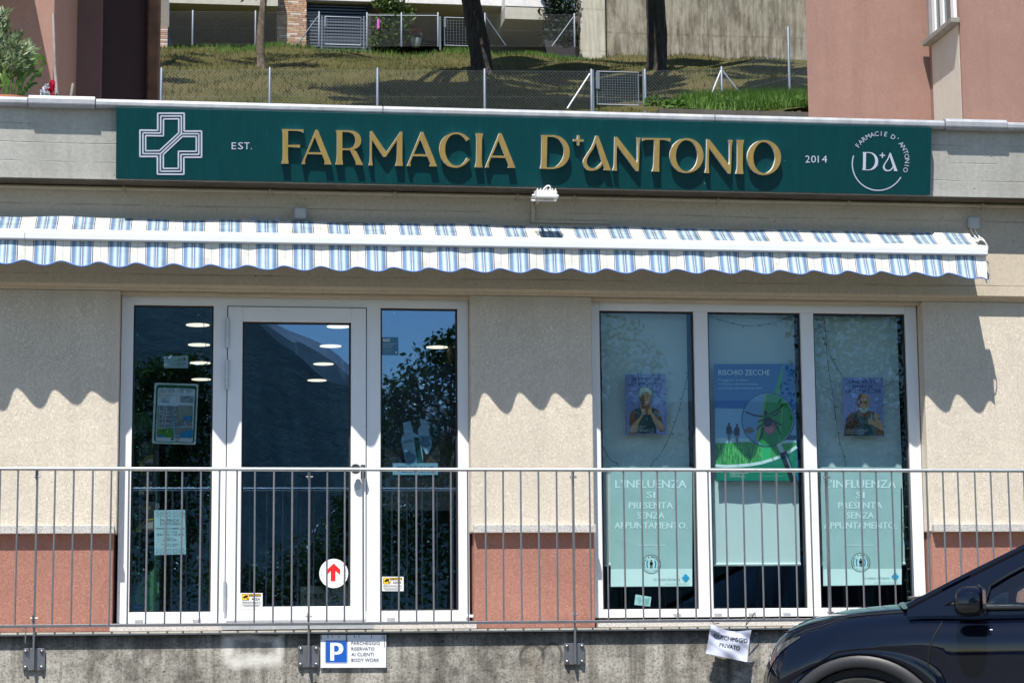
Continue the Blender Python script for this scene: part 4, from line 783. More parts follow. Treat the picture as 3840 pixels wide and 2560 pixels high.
# display print in the right pane: two bottles in a woven bag
DY = .172
r = board('bottle_display', 'dark display picture of two white bottles in a woven bag behind the right door pane', 'display', [(884, 838), (1043, 838), (1043, 1172), (884, 1172)], DY, plain('display_dark', (.012, .014, .016), .5, var=.3, sc=12))
P = Print(DY, r, 360/1026/K, 1400/K, 1250/K)
bw, bs, bt = ink('9fc4dc'), ink('5f86a4'), ink('0f4a48')
P.poly([(545, 1385), (700, 1170), (760, 1060), (800, 1000), (850, 1000), (850, 1500), (545, 1500)], ink('57493a'), .001); P.poly([(700, 1385), (745, 1160), (790, 1050), (850, 1040), (850, 1500), (700, 1500)], ink('2e251e'), .0015)
for j in range(26):
    for i in range(5): P.poly([(715+i*26+(j % 2)*13, 1080+j*15), (731+i*26+(j % 2)*13, 1084+j*15), (725+i*26+(j % 2)*13, 1092+j*15), (711+i*26+(j % 2)*13, 1088+j*15)], ink('4a3c30'), .002)
P.poly([(315, 955), (395, 930), (430, 1060), (330, 1085)], bw, .002); P.poly(sm([(300, 1130), (330, 1080), (400, 1055), (470, 1080), (500, 1140), (525, 1385), (365, 1385), (320, 1250)]), bw, .003); P.poly([(430, 1110), (490, 1110), (530, 1385), (470, 1385)], bt, .0035)
P.poly([(330, 1280), (380, 1250), (470, 1320), (480, 1385), (365, 1385)], bs, .0034)
P.text('TEBODONT', 318, 1175, 26, ink('2a4a58'), .004, .006, 110, rot=-12)
P.poly([(495, 905), (560, 930), (585, 980), (510, 975)], bw, .002); P.poly(sm([(480, 1060), (490, 1000), (550, 955), (600, 985), (625, 1180), (570, 1290), (520, 1180)]), bw, .0022); P.poly([(585, 1015), (640, 1005), (680, 1100), (630, 1190)], ink('123034'), .0024); P.poly([(500, 1090), (600, 1095), (620, 1190), (530, 1240)], bs, .0024)
for q in range(60):
    xx, yy = random.gauss(700, 70), random.gauss(830, 110)
    if 500 < xx < 840 and 480 < yy < 1000: P.poly(ell(xx, yy, random.uniform(7, 22), random.uniform(10, 32), n=10), random.choice((ink('5c7484'), ink('7f8f96'), ink('8a7460'), ink('3c5058'))), .0026+.0001*random.randint(0, 9))
P.done()
r = board('brand_plate', 'light blue plate with dark capital letters under the bottle display', 'sign', [(902, 1063), (1005.5, 1063), (1005.5, 1090), (902, 1090)], DY-.009, plain('plate_blue', (.26, .52, .66), .5)); P = Print(DY-.009, r); P.text('TEBODONT', 953.5, 1083, 12.5, ink('0c2a4a'), .002, .03, 83, 'c'); P.done()
r = board('perfume_panel', 'dark panel with a faint brand name behind the foot of the door', 'display', [(690, 1346), (806, 1344), (806, 1398), (690, 1398)], .6, plain('panel_grey', (.05, .06, .06), .5)); P = Print(.6, r); P.text('CREED', 738, 1374, 12, ink('0a0c0d'), .002, .02, 78, 'c'); P.line([(760-20, 1378), (806, 1397)], 2, ink('0a0c0d'), .002); P.line([(780, 1378), (715, 1397)], 2, ink('0a0c0d'), .002); P.done()
# string lights
m_wire = plain('string_light_wire', (.006, .02, .018), .5); m_led = emit('green_led', (.03, .8, .3), .7)
def lights(label, pts, Y, lit=0, twig=11, closed=False):
    r = thing('string_lights', label, 'string lights', tuple(at(*pts[-1], Y)), group='string lights in the windows')
    w = smoothpath([at(a, c_, Y+.006*math.sin(a)) for a, c_ in pts], 5, False); B().tube(w, .0018, 5).done('wire', m_wire, r)
    L = 0; last = w[0]; side = 1
    for p in w[1:]:
        L += (p-last).length; last = p
        if L > twig*.0066:
            L = 0; side = -side; e = p+Vector((side*random.uniform(.012, .022), -.006, random.uniform(-.016, .006))); B().tube([p, e], .0022, 5).done('bulb_stem', m_wire, r)
            if lit and random.random() < lit: B().lathe([(.0004, -.003), (.003, 0), (.0004, .003)], e, n=6).done('led', m_led, r)
SY = .185
lights('dark string lights crossing the window pane nearest the door', [(1590, 715), (1590, 790), (1586, 830), (1575, 880), (1560, 940), (1545, 985), (1530, 1020), (1512, 1050), (1497, 1070), (1496, 1180)], SY)
lights('short dark string lights at the lower corner of the first window pane', [(1384, 1022), (1395, 1045), (1405, 1058), (1420, 1072), (1424, 1150)], SY)
lights('dark string lights looped along the top of the middle window pane', [(1628, 724), (1640, 730), (1680, 742), (1720, 748), (1770, 742), (1805, 732), (1836, 722)], SY)
lights('straight dark string lights along the top edge of the middle pane', [(1628, 719), (1700, 722), (1760, 722), (1834, 722)], SY)
lights('dark string lights falling down the left of the farthest pane', [(1872, 722), (1890, 728), (1896, 760), (1899, 810), (1905, 860), (1912, 900), (1920, 960), (1928, 1010), (1936, 1040), (1942, 1072), (1944, 1180)], SY)
lights('dark string lights slanting to the bearded man poster', [(1872, 726), (1885, 760), (1900, 800), (1920, 840), (1938, 868)], SY)
lights('dark string lights rising from the bearded man poster to the frame', [(2028, 888), (2045, 880), (2058, 862), (2068, 856), (2076, 855)], SY)
lights('dark string lights along the top of the farthest pane', [(1872, 721), (1930, 726), (1990, 728), (2050, 726), (2076, 724)], SY)
for k_ in range(3): lights(('tangled dark string lights hanging down the right edge of the farthest pane', 'second strand of dark lights in the tangle at the farthest pane edge', 'innermost strand of dark lights in the tangle at the farthest pane edge')[k_], [(2074+2*k_, 724), (2076-k_, 820), (2078, 920), (2076+2*k_, 1010), (2080-2*k_, 1080), (2078+4*k_, 1150), (2082-4*k_, 1210), (2080+5*k_, 1270), (2086-3*k_, 1330), (2084+3*k_, 1390)], SY+.004*k_, twig=7)
lights('green lit string lights in the narrow left door pane', [(310, 706), (312, 900), (308, 1100), (312, 1290), (308, 1390)], .21, .6, 9)
lights('green lit string lights by the hinge side of the left door pane', [(440, 700), (468, 745), (484, 1000), (482, 1180), (476, 1290), (478, 1380)], .21, .5, 12)
lights('green lit string lights in the right door pane', [(884, 730), (930, 712), (990, 714), (1010, 722), (1028, 740), (1020, 800), (1036, 850), (1046, 950), (1044, 1100), (1050, 1250), (1048, 1390)], .21, .7, 10)

# ---------------------------------------------------------------- signs on the retaining wall
r = board('parking_sign', 'white parking notice with a blue P on the retaining wall', 'sign', [(736.5, 1457), (887, 1457), (887, 1532), (736.5, 1532.5)], -.752, plain('sign_plate_white', (.76, .77, .80), .35, var=.02), .016, part='plate')
P = Print(-.752, r, 1/4, 588, 1176); bl_ = ink('1756b0')
P.poly(rrect(634, 1173, 842, 1383, 10), bl_, .001); P.poly(rrect(637, 1176, 839, 1380, 9), i_white, .0012); P.poly(rrect(640, 1179, 836, 1377, 8), bl_, .0015)
P.poly([(682, 1196), (745, 1196)]+[(a, c_) for a, c_, _ in cur((745, 1196), (782, 1206), (800, 1235), (800, 1262), (784, 1292), (745, 1305), n=5)]+[(718, 1305), (718, 1360), (682, 1360)], i_white, .002, [[(718, 1222), (742, 1222), (758, 1232), (763, 1250), (757, 1270), (742, 1280), (718, 1280)]])
for s_, y, w in (('PARCHEGGIO', 1214, 262), ('RISERVATO', 1266, 212), ('AI CLIENTI', 1317, 206), ('BODY WORK', 1369, 256)): P.text(s_, 876, y, 31, ink('2c3038'), .002, -.004, w)
rust = plain('ink_rust', (.10, .06, .035), .9)
for xx, l_ in ((600, 40), (660, 30), (700, 20), (760, 26), (828, 90), (834, 60), (905, 26), (945, 20), (1060, 28), (1180, 110), (1165, 36)): P.line([(xx, 1126), (xx+2, 1126+l_)], 5, rust, .0025)
P.done()
# crumpled paper in a plastic sleeve
r = thing('parking_note', 'crumpled private parking note in a plastic sleeve tied to the railing', 'notice', tuple(at(1676, 1527, -.84)))
Z0 = [at(1627, 1428, -.825), at(1733, 1442, -.825), at(1616, 1503, -.83), at(1722, 1526, -.84)]
def sl(u, v, d=0):
    p = (Z0[0]*(1-u)+Z0[1]*u)*(1-v)+(Z0[2]*(1-u)+Z0[3]*u)*v; w = .006*math.sin(9*u+5*v)+.003*math.sin(14*v-6*u)+.004*abs(math.sin(7*u-11*v)) + (.006 if (u-.62)*1.0 < 0 and v < .35-(.62-u)*.2 else 0)
    dip = -.028*math.sin(math.pi*u)**2*(1-v)**3 if .1 < u < .9 else 0
    return p+Vector((0, -w-d, dip))
m_paper = plain('note_white', (.66, .68, .80), .6, var=.04, sc=6); m_sleeve = glass('plastic_sleeve', (.93, .94, .96), .05, 1.2)
B().grid([[sl(.05+.88*u/30, .06+.88*v/20) for u in range(31)] for v in range(21)]).done('paper', m_paper, r, smooth=True)
B().grid([[sl(u/30, v/20, .004) for u in range(31)] for v in range(21)]).done('sleeve', m_sleeve, r, smooth=True)
def on(body, u0, u1, v, hh):
    vv, ff = text2d(body, 0); x0 = min(p[0] for p in vv); x1 = max(p[0] for p in vv); b = B(); b.add([sl(u0+(u1-u0)*(p[0]-x0)/(x1-x0), v-p[1]/.72*hh, .0015) for p in vv], ff); b.add([sl(.006+u0+(u1-u0)*(p[0]-x0)/(x1-x0), v-p[1]/.72*hh, .0018) for p in vv], ff); b.done('lettering', ink('3c3e48'), r)
on('PARCHEGGIO', .16, .88, .42, .13); on('PRIVATO', .30, .74, .66, .13)
for a, c_, e in (((1634, 1424), (1640, 1432), (1652, 1430)), ((1716, 1424), (1713, 1436), (1735, 1404))): B().tube([at(*a, -.805), at(*c_, -.83), at(*e, -.84)], .003, 6).done('cable_tie', m_black, r)
B().prism([sl(1.0, .1)+Vector((.01, .02, 0)), sl(1.0, .1)+Vector((.035, .02, -.01)), sl(1.0, .95)+Vector((.02, .02, .03)), sl(1.0, .95)+Vector((0, .02, .02))], (0, .002, 0)).done('sleeve_edge', m_sleeve, r)
# ---------------------------------------------------------------- foliage helpers
def leaves(pts, n, size, spread, flat=.6, seed=1, asp=2.2, droop=0):
    rng = np.random.default_rng(seed); pts = np.array(pts, float); c = pts[rng.integers(0, len(pts), n)]
    off = rng.normal(size=(n, 3)); off /= np.linalg.norm(off, axis=1)[:, None]; off *= (rng.random((n, 1))**.45)*np.array(spread)
    p = c[:, :3]+off*(c[:, 3:4] if pts.shape[1] > 3 else 1)
    d = rng.normal(size=(n, 3)); d[:, 2] = d[:, 2]*flat-droop; d /= np.linalg.norm(d, axis=1)[:, None]
    s_ = np.cross(d, rng.normal(size=(n, 3))); s_ /= np.linalg.norm(s_, axis=1)[:, None]
    L = size*(.6+.8*rng.random((n, 1))); w = L/asp
    v = np.stack([p-d*L*.5, p+s_*w*.5, p+d*L*.5, p-s_*w*.5], 1).reshape(-1, 3)
    b = B(); b.v = [tuple(x) for x in v]; b.f = [(4*i, 4*i+1, 4*i+2, 4*i+3) for i in range(n)]; b.mi = [0]*n; return b
def blades(n, fn, h, w, seed, lean=.35):
    rng = random.Random(seed); b = B()
    for _ in range(n):
        p = fn(rng)
        if p is None: continue
        a = rng.uniform(0, 6.28); hh = h*rng.uniform(.5, 1.3); q = Vector((math.cos(a), math.sin(a), 0)); t_ = q.cross(Vector((0, 0, 1)))
        b.add([p-t_*w, p+t_*w, p+q*hh*lean*rng.random()+Vector((0, 0, hh))], [(0, 1, 2)])
    return b
# ---------------------------------------------------------------- hillside behind the building
def hill(x, y):
    s_ = max(0, y-24)
    z = 9.55+.336*(y-24) if y < 60 else 21.65+.02*(y-60)
    r = max(0, x-9.5); z += .055*r*max(0, min(1, (y-20)/14))*1.6*max(0, min(1, (64-y)/25)) 
    z += .10*math.sin(x*.9+y*.31)+.06*math.sin(x*2.1-y*.9)
    return z
t = NT('hill_grass_ground'); n = t.noise(t.co(), .35, 6, .65); n2 = t.noise(t.co(), 9, 4, .7); n3 = t.noise(t.co((1, 1, 1)), 40, 3, .8)
c = t.ramp(t.ma('ADD', t.ma('MULTIPLY', n, .6), t.ma('MULTIPLY', n2, .4)), [(.34, (.042, .062, .014)), (.45, (.085, .085, .025)), (.55, (.135, .113, .048)), (.68, (.135, .092, .046))])
c = t.mix(t.ramp(n3, [(.35, .55), (.6, 0.)]), c, (.03, .032, .014)); t.P(col=c, rough=.95, spec=.1, normal=t.bump(n3, .9, .06)); m_hill = t.m
xsr = [-16+.55*i for i in range(84)]; ysr = [19+.6*i for i in range(100)]
B().grid([[(x, y, hill(x, y)) for x in xsr] for y in ysr]).done('hill', m_hill, smooth=True, kind='structure')
def onhill(px, py, y0=24, y1=61):                                    # where a sight line meets the slope
    v = ray(px, py); lo = None
    for i in range(400):
        Y = y0+(y1-y0)*i/399; p = CAM+v*((Y-CAM.y)/v.y)
        if p.z <= hill(p.x, p.y): return p
    return p
m_gr1 = leafmat('dry_grass', [(.042, .062, .014), (.09, .096, .03), (.16, .14, .065)], .8, .3)
m_gr2 = leafmat('fresh_grass', [(.035, .085, .012), (.08, .17, .025), (.15, .24, .05)], .7, .35)
def gpt(rng):
    y = rng.uniform(27, 61); x = rng.uniform(-3, 17) * (y+14)/60; return Vector((x, y, hill(x, y)-.01))
blades(26000, gpt, .13, .012, 3, .9).done('hill_grass', m_gr1, kind='stuff', label='short dry grass on the sunny slope', cat='grass')
def gpt2(rng):
    y = rng.uniform(58.2, 60.4); x = rng.uniform(-3, 13); return Vector((x, y, hill(x, y))) if rng.random() < .35+.65*(math.sin(x*1.7)+math.sin(x*.61+1) > .3) else None
blades(5200, gpt2, .17, .014, 5).done('fence_weeds', m_gr2, kind='stuff', label='green weeds along the foot of the upper fence', cat='grass')

# lush bank at the right, in front of the lower fence
def bank(x, y):
    return Z_(1700, 262, 22)+.02+(y-21.5)*.26+max(0, x-8.8)*.055
b = B(); bx0, bx1 = X_(1560, 250, 22), X_(1960, 250, 22)
B().grid([[(x, y, bank(x, y)-.12+.05*math.sin(3*x+y)) for x in [bx0+(bx1-bx0)*i/24 for i in range(25)]] for y in [21.2+.5*j for j in range(14)]]).done('grass_bank', m_hill, smooth=True, kind='structure')
def gpt3(rng):
    y = rng.uniform(21.4, 27.2); x = rng.uniform(bx0+.2*(y-21), bx1); 
    if rng.random() > .15+.85*min(1, (x-bx0)/1.6): return None
    return Vector((x, y, bank(x, y)-.1))
blades(16000, gpt3, .30, .009, 8, 1.0).done('tall_grass', m_gr2, kind='stuff', label='tall bright green grass below the fence beside the pink house', cat='grass')
def wpt():
    y = random.uniform(21.6, 26.8); x = bx0+.4+(bx1-bx0-.4)*random.random()**.8; return (x, y, bank(x, y)-.02, random.uniform(.10, .3))
leaves([wpt() for _ in range(60)], 5200, .10, (1, 1, .8), .9, 9, 1.8).done('bank_weeds', m_gr2, kind='stuff', label='leafy green weeds among the tall grass by the pink house', cat='weeds')
k_ = at(1700, 266, 21); B().box(bx0-.6, bx1, 20.9, 21.3, k_.z-.6, k_.z+.07).done('stone_kerb', concrete('kerb_concrete', (.12, .11, .10), (.09, .08, .07), (.05, .05, .04)), kind='structure')

# ---------------------------------------------------------------- fences
def mesh_panel(b, p0, p1, zb0, zt0, zb1, zt1, cell=.075, r=.0022):
    p0, p1 = Vector(p0), Vector(p1); L = (p1-p0).length; n = int(L/cell); 
    def pt(u, v): q = p0.lerp(p1, u); return Vector((q.x, q.y, (zb0+(zb1-zb0)*u)*(1-v)+(zt0+(zt1-zt0)*u)*v))
    H = ((zt0-zb0)+(zt1-zb1))/2; du = H/L
    for i in range(-int(H/cell)-1, n+1):
        for sg in (1, -1):
            u0 = i*cell/L if sg == 1 else (i*cell+H)/L; u1 = u0+sg*du; v0, v1 = 0., 1.
            if max(u0, u1) < 0 or min(u0, u1) > 1: continue
            def clip(u0, v0, u1, v1):
                if u0 < 0: v0 += (0-u0)/(u1-u0)*(v1-v0); u0 = 0
                if u0 > 1: v0 += (1-u0)/(u1-u0)*(v1-v0); u0 = 1
                return u0, v0
            a = clip(u0, v0, u1, v1); c_ = clip(u1, v1, u0, v0)
            if abs(a[0]-c_[0]) > 1e-4: b.tube([pt(*a), pt(*c_)], r, 3, cap=False)
m_wire2 = plain('fence_wire', (.30, .31, .32), .5, .5)
m_post = plain('fence_post', (.17, .195, .23), .5, .5, sc=20)
def chain(label, seq, H, rp, rw, cell, name='chain_link_fence'):
    """seq: list of (point at the foot, post height or None)"""
    rt = thing(name, label, 'fence', tuple(seq[0][0]))
    for p, hh in seq:
        if hh:
            B().tube([p, p+Vector((0, 0, hh)), p+Vector((0, 0, hh+.02))], [rp, rp, rp*.5], 8).done('post', m_post, rt, smooth=True)
    for (a, ha), (c_, hc) in zip(seq, seq[1:]):
        if ha is None and False: continue
        b = B(); mesh_panel(b, a, c_, a.z+.03, a.z+H, c_.z+.03, c_.z+H, cell, rw); b.done('wire_mesh', m_wire2, rt); tag(rt.children[-1], kind='stuff')
        for q in (.02, .5, .99): B().tube([a+Vector((0, 0, H*q+.01)), c_+Vector((0, 0, H*q+.01))], rw*1.3, 4).done('line_wire', m_wire2, rt)
    return rt
FL = 29.0
def foot(px, py, Y, H): p = at(px, py, Y); return Vector((p.x, p.y, p.z-H))
H1 = 1.18
seq = [(foot(371, 158, FL, H1), H1), (foot(620, 157, FL, H1), H1), (foot(867, 158, FL, H1), H1), (foot(1113, 160, FL, H1), H1), (foot(1358, 161, FL, H1), H1)]
f1 = chain('lower chain-link fence with steel posts on the hillside, ending at the small gate', seq, H1-.03, .030, .0011, .075)
p = foot(1355, 170, FL, 0); B().tube([p, foot(1303, 250, FL, 0)], .022, 8).done('brace', m_galv, f1, smooth=True)
seq = [(foot(1481, 161, FL, H1), H1), (foot(1657, 155, FL, H1), H1), (foot(1811, 106, FL-1, H1+.1), H1+.5), (foot(1900, 80, FL-1, H1), H1)]
f2 = chain('chain-link fence climbing from the gate towards the pink house', seq, H1-.03, .030, .0011, .075)
for e in ((1620, 252), (1702, 218)): B().tube([foot(1657, 160, FL, 0), foot(*e, FL, 0)], .022, 8).done('brace', m_galv, f2, smooth=True)
def gate(label, x0, y0, x1, y1, Y, cell, rf, rw, group=None, posts=()):
    a, c_ = at(x0, y0, Y), at(x1, y1, Y); g = thing('garden_gate', label, 'gate', ((a.x+c_.x)/2, Y, c_.z), group='garden gates on the hillside')
    B().tube([(a.x, Y, a.z), (c_.x, Y, a.z), (c_.x, Y, c_.z), (a.x, Y, c_.z)], rf, 8, closed=True).done('frame', m_post, g)
    b = B(); n = int((c_.x-a.x)/cell); m = int((a.z-c_.z)/cell)
    for i in range(1, n): x = a.x+(c_.x-a.x)*i/n; b.tube([(x, Y, a.z), (x, Y, c_.z)], rw, 4)
    for i in range(1, m): z = c_.z+(a.z-c_.z)*i/m; b.tube([(a.x, Y, z), (c_.x, Y, z)], rw, 4)
    o = b.done('grid_mesh', m_post, g); o['kind'] = 'stuff'
    for px, py, hh in posts: q = at(px, py, Y); B().tube([(q.x, Y, q.z-hh), (q.x, Y, q.z)], rf*1.15, 8).done('gate_post', m_post, g, smooth=True)
    B().box(a.x-.03, a.x+.05, Y-.035, Y-.01, a.z-.38, a.z-.02).done('latch', m_post, g)
    for z in (a.z-.06, c_.z+.06): B().tube([(c_.x, Y, z), (c_.x+.12, Y, z)], rf*.5, 6).done('hinge', m_post, g)
gate('small steel gate with square wire grid in the lower fence', 1371, 165, 1467, 243, FL, .055, .026, .0045, posts=((1361.5, 161, 1.2), (1478, 161, 1.2)))

U = 60.0; HU = 1.27
seq = [(foot(300, 25, U, HU), HU), (foot(443, 25, U, HU), HU), (foot(587, 26, U, HU), HU), (foot(733, 28, U, HU), HU)]
f3 = chain('upper chain-link fence in front of the brick pier', seq, HU-.03, .035, .0013, .085)
B().tube([foot(731, 38, U, 0), foot(678, 110, U, 0)], .025, 8).done('brace', m_post, f3)
gate('silver steel gate before the dark roller door', 746, 39, 829, 105, U, .10, .035, .007, posts=((740, 37, 1.25), (836, 38, 1.25)))
seq = [(foot(843, 30, U, HU), HU), (foot(922, 30, U, HU), HU), (foot(1006, 30, U, HU), HU)]
f4 = chain('short upper fence bay in front of the garage shrub', seq, HU-.03, .035, .0013, .085); B().tube([foot(843, 36, U, 0), foot(1006, 37, U, 0)], .022, 8).done('top_rail', m_post, f4)
gate('dark steel gate partly hidden by the leaning trunk', 1021, 41, 1090, 107, U, .10, .035, .006, posts=((1011, 39, 1.25),))
seq = [(foot(1114, 31, U, HU), HU), (foot(1319, 32, U, HU), HU)]
f5 = chain('upper fence bay between the leaning trunk and the dark shrub', seq, HU-.03, .035, .0013, .085)
for a, e in (((1116, 40), (1162, 106)), ((1317, 40), (1268, 107))): B().tube([foot(*a, U, 0), foot(*e, U, 0)], .025, 8).done('brace', m_post, f5)

# ---------------------------------------------------------------- buildings up the hill
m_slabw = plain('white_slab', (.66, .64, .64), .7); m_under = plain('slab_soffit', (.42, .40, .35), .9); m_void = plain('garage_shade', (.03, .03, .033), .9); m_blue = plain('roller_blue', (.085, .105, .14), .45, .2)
YB = 62.0
gb = thing('garage_block', 'long garage building with a white roof edge and open dark bays up the hill', 'building', tuple(at(700, 108, YB)))
zg = hill(2, 60)-.2
def zpx(y, Y=YB, x=700): return at(x, y, Y).z
x0, x1 = X_(330, 50, YB), X_(636, 50, YB); xb = X_(703, 50, YB); xr = X_(845, 50, YB); xe = X_(1262, 50, YB)
for a, c_, y0, y1 in ((x0, x1+.0, -60, 15), (X_(1150, 20, YB), xe+.3, -60, 22), (xb-.4, X_(1152, 20, YB)-.01, -60, 6)):
    B().box(a, c_, YB-1.2 if y1 != 6 else YB-.3, YB+5, zpx(y1), zpx(y0)).done('roof_edge', m_slabw if y1 != 6 else m_slabw, gb, bev=.02)
B().box(x0, x1, YB-1.18, YB+5, zpx(38), zpx(15)-.005).done('soffit_band', m_under, gb)
B().box(X_(1150, 20, YB), xe, YB-1.18, YB+5, zpx(50), zpx(22)-.005).done('soffit_band', m_under, gb)
B().box(x0, xe+2, YB+4.6, YB+5, zg, zpx(-70)).done('back_wall', m_void, gb)
B().box(x0, xe, YB-.2, YB+4.6, zg-.3, zg+.02).done('garage_floor', m_void, gb)
B().box(x0-.3, X_(372, 50, YB), YB-.2, YB+4, zg, zpx(38)).done('side_wall', m_under, gb)
B().box(X_(1120, 90, YB), xe, YB+1.2, YB+1.4, zg, zpx(70)).done('low_wall', plain('low_wall_shade', (.13, .125, .11), .9), gb)
B().box(xr+.0, xr+.12, YB-.1, YB+4.6, zg, zpx(8)).done('bay_pier', m_void, gb)
# slatted roller door
b = B(); rd = thing('roller_door', 'dark blue slatted roller door beside the brick pier', 'door', ((xb+xr)/2, YB, zg)); zt_ = zpx(8)
B().box(xb-.02, xr, YB+.12, YB+.2, zg, zt_).done('backing', m_void, rd)
n = 20
for i in range(n):
    z = zg+(zt_-zg)*i/n; h = (zt_-zg)/n
    B().prism([(xb+.02, YB+.02, z+.012), (xb+.02, YB+.02, z+h*.55), (xb+.02, YB+.10, z+h-.004), (xb+.02, YB+.11, z+.006)], (xr-xb-.04, 0, 0)).done('slat', m_blue, rd)
# brick pier, brick by brick
bp = thing('brick_pier', 'pier of long pale and salmon bricks up the hill', 'pier', ((x1+xb)/2, YB-.3, zg))
bc = [plain('brick_salmon', (.42, .25, .17), .85, var=.12), plain('brick_tan', (.46, .33, .22), .85, var=.12), plain('brick_pale', (.56, .50, .43), .85, var=.1), plain('brick_rose', (.36, .21, .155), .85, var=.12)]
B().box(x1+.03, xb-.03, YB-.27, YB+.5, zg, zpx(-25)).done('mortar_core', plain('mortar', (.12, .11, .10), .95), bp)
bw = .42; bh = .062; gap = .014; z = zg; row = 0; shared = {}
while z < zpx(-20):
    x = x1-bw*((row*.37) % 1)
    while x < xb:
        a, c_ = max(x, x1), min(x+bw-gap, xb)
        if c_-a > .03:
            o = B().box(a, c_, YB-.32+random.uniform(-.006, .006), YB-.1, z, z+bh).done('brick', random.choices(bc, (4, 3, 2.2, 2))[0], bp)
        x += bw
    z += bh+gap; row += 1
x, z = X_(369, 60, YB-1.0), zg-.1; bp2 = thing('brick_pier', 'narrow brick strip at the end of the open garage bay', 'pier', (x, YB-1, zg))
B().box(x-.55, x+.22, YB-.97, YB-.5, zg-.2, zpx(38, YB-1)).done('mortar_core', plain('mortar2', (.12, .11, .10), .95), bp2)
while z < zpx(39, YB-1):
    xx = x-.55
    while xx < x+.25:
        B().box(xx, min(xx+bw-gap, x+.25), YB-1.0, YB-.9, z, z+bh).done('brick', random.choices(bc, (4, 3, 2.2, 2))[0], bp2); xx += bw
    z += bh+gap
B().prism([at(*q, YB+.6) for q in ((383, 108), (383, 65), (388, 60), (396, 100), (394, 108))], (0, .1, 0)).done('folded_parasol', plain('blue_cloth', (.06, .12, .32), .8), label='folded blue cloth parasol in the open garage bay', cat='parasol')
pt_ = at(955, 108, YB-.6); r = thing('flower_pot', 'pale flower pot with red flowers in the shade of the garage', 'flower pot', (pt_.x, pt_.y, pt_.z))
B().lathe([(.13, 0), (.2, .16), (.22, .3), (.2, .3)], pt_, n=14).done('pot', plain('pot_pale', (.3, .36, .36), .6), r, smooth=True); leaves([(pt_.x, pt_.y, pt_.z+.42)], 160, .14, (.26, .2, .16), seed=4).done('foliage', leafmat('pot_leaf', [(.02, .05, .02), (.05, .1, .04)]), r); leaves([(pt_.x-.05, pt_.y-.1, pt_.z+.55)], 40, .09, (.2, .1, .1), seed=5, asp=1.2).done('blossom', plain('red_blossom', (.4, .02, .03), .6), r)
# long stained hillside wall
m_hw = concrete('hill_wall_concrete', (.36, .33, .27), (.27, .25, .20), (.09, .075, .05), .85, .5, 1.9, 21.0, .55)
WYh = 61.0; hw = thing('hillside_wall', 'tall stained concrete wall at the top of the grass slope', 'wall', tuple(at(1500, 100, WYh)))
xa, xm, xz = X_(1330, 60, WYh), X_(1388, 60, WYh), X_(1626, 60, WYh)
B().box(xa, xm-.004, WYh-.25, WYh+1, zg-1, zpx(-60)).done('end_panel', concrete('pale_panel', (.52, .50, .43), (.44, .42, .36), (.2, .17, .11), .6, .3, 1.6, 20.5), hw, bev=.02)
B().box(xm, xz-.008, WYh, WYh+1, zg-1, zpx(-60)).done('wall_panel', m_hw, hw); B().box(xz+.008, X_(1990, 60, WYh), WYh, WYh+1, zg-1, zpx(-60)).done('wall_panel', m_hw, hw)
B().box(xz-.05, xz+.05, WYh+.05, WYh+.3, zg-1, zpx(-60)).done('joint', m_void, hw)

# ---------------------------------------------------------------- trees and shrubs
m_bark = None
t = NT('pine_bark'); n = t.noise(t.co((9, 9, 1.6)), 1.2, 6, .7, .6); n2 = t.voro(t.co((10, 10, 2.6)), 1.0)
t.P(col=t.ramp(n, [(.3, (.012, .010, .009)), (.55, (.05, .04, .034)), (.75, (.10, .085, .07))]), rough=.95, normal=t.bump(t.ma('ADD', n, t.ma('MULTIPLY', n2, .8)), 1., .12)); m_bark = t.m
m_bark2 = plain('smooth_bark', (.13, .10, .075), .9, var=.3, sc=12)
m_pine = leafmat('pine_needles', [(.015, .035, .012), (.03, .06, .02), (.05, .085, .03)], .6, .2)
m_leaf = leafmat('tree_leaf', [(.03, .07, .012), (.06, .12, .02), (.11, .17, .04)], .5, .3)
def trunk(name, label, path, rs, mat, clumps, nleaf, lsize, spread, lm, seed, flat=.5):
    r = thing(name, label, 'tree', tuple(path[0])); rng = random.Random(seed)
    pts = smoothpath(path, 6, False); rr = [rs[0]+(rs[1]-rs[0])*(i/(len(pts)-1))**.8 for i in range(len(pts))]; rr[0] *= 1.35; rr[1] *= 1.2
    b = B(); n = 18; vs = []
    for i, p in enumerate(pts):
        for k in range(n):
            a = 2*math.pi*k/n; q = rr[i]*(1+.06*math.sin(5*a+i*.7)+.04*math.sin(9*a-i*1.3)); vs.append(p+Vector((math.cos(a)*q, math.sin(a)*q, 0)))
    b.add(vs, [(i*n+k, i*n+(k+1) % n, (i+1)*n+(k+1) % n, (i+1)*n+k) for i in range(len(pts)-1) for k in range(n)]); b.done('trunk', mat, r, smooth=True)
    for c_ in clumps[::3]:
        e = Vector(c_[:3]); s_ = path[-1].lerp(path[-2], rng.uniform(0, .35)); m = s_.lerp(e, .5)+Vector((0, 0, .5)); B().tube(smoothpath([s_, m, e], 4, False), [rs[1]*.6*(1-.8*i/8) for i in range(9)], 7).done('limb', mat, r, smooth=True)
    leaves(clumps, nleaf, lsize, spread, flat, seed).done('crown', lm, r); return r
def shadefor(px, py, h, rad):                                        # crown clump whose shade falls where the photograph shows it
    g = onhill(px, py); s_ = h/SUN.z; p = g+SUN*s_; return (p.x, p.y, p.z, rad)
def shade_rows(rows, drop, h, rad, seed):
    rng = random.Random(seed); o = []
    for py, xa_, xb_ in rows:
        x = xa_+rng.uniform(0, 60)
        while x < xb_:
            py_ = py+rng.uniform(-3, 3)
            if rng.random() > drop and onhill(x, py_).y < 57: o.append(shadefor(x, py_, h+rng.uniform(-.5, 1.2), rad*rng.uniform(.6, 1.2)))
            x += rng.uniform(60, 110)
    return o
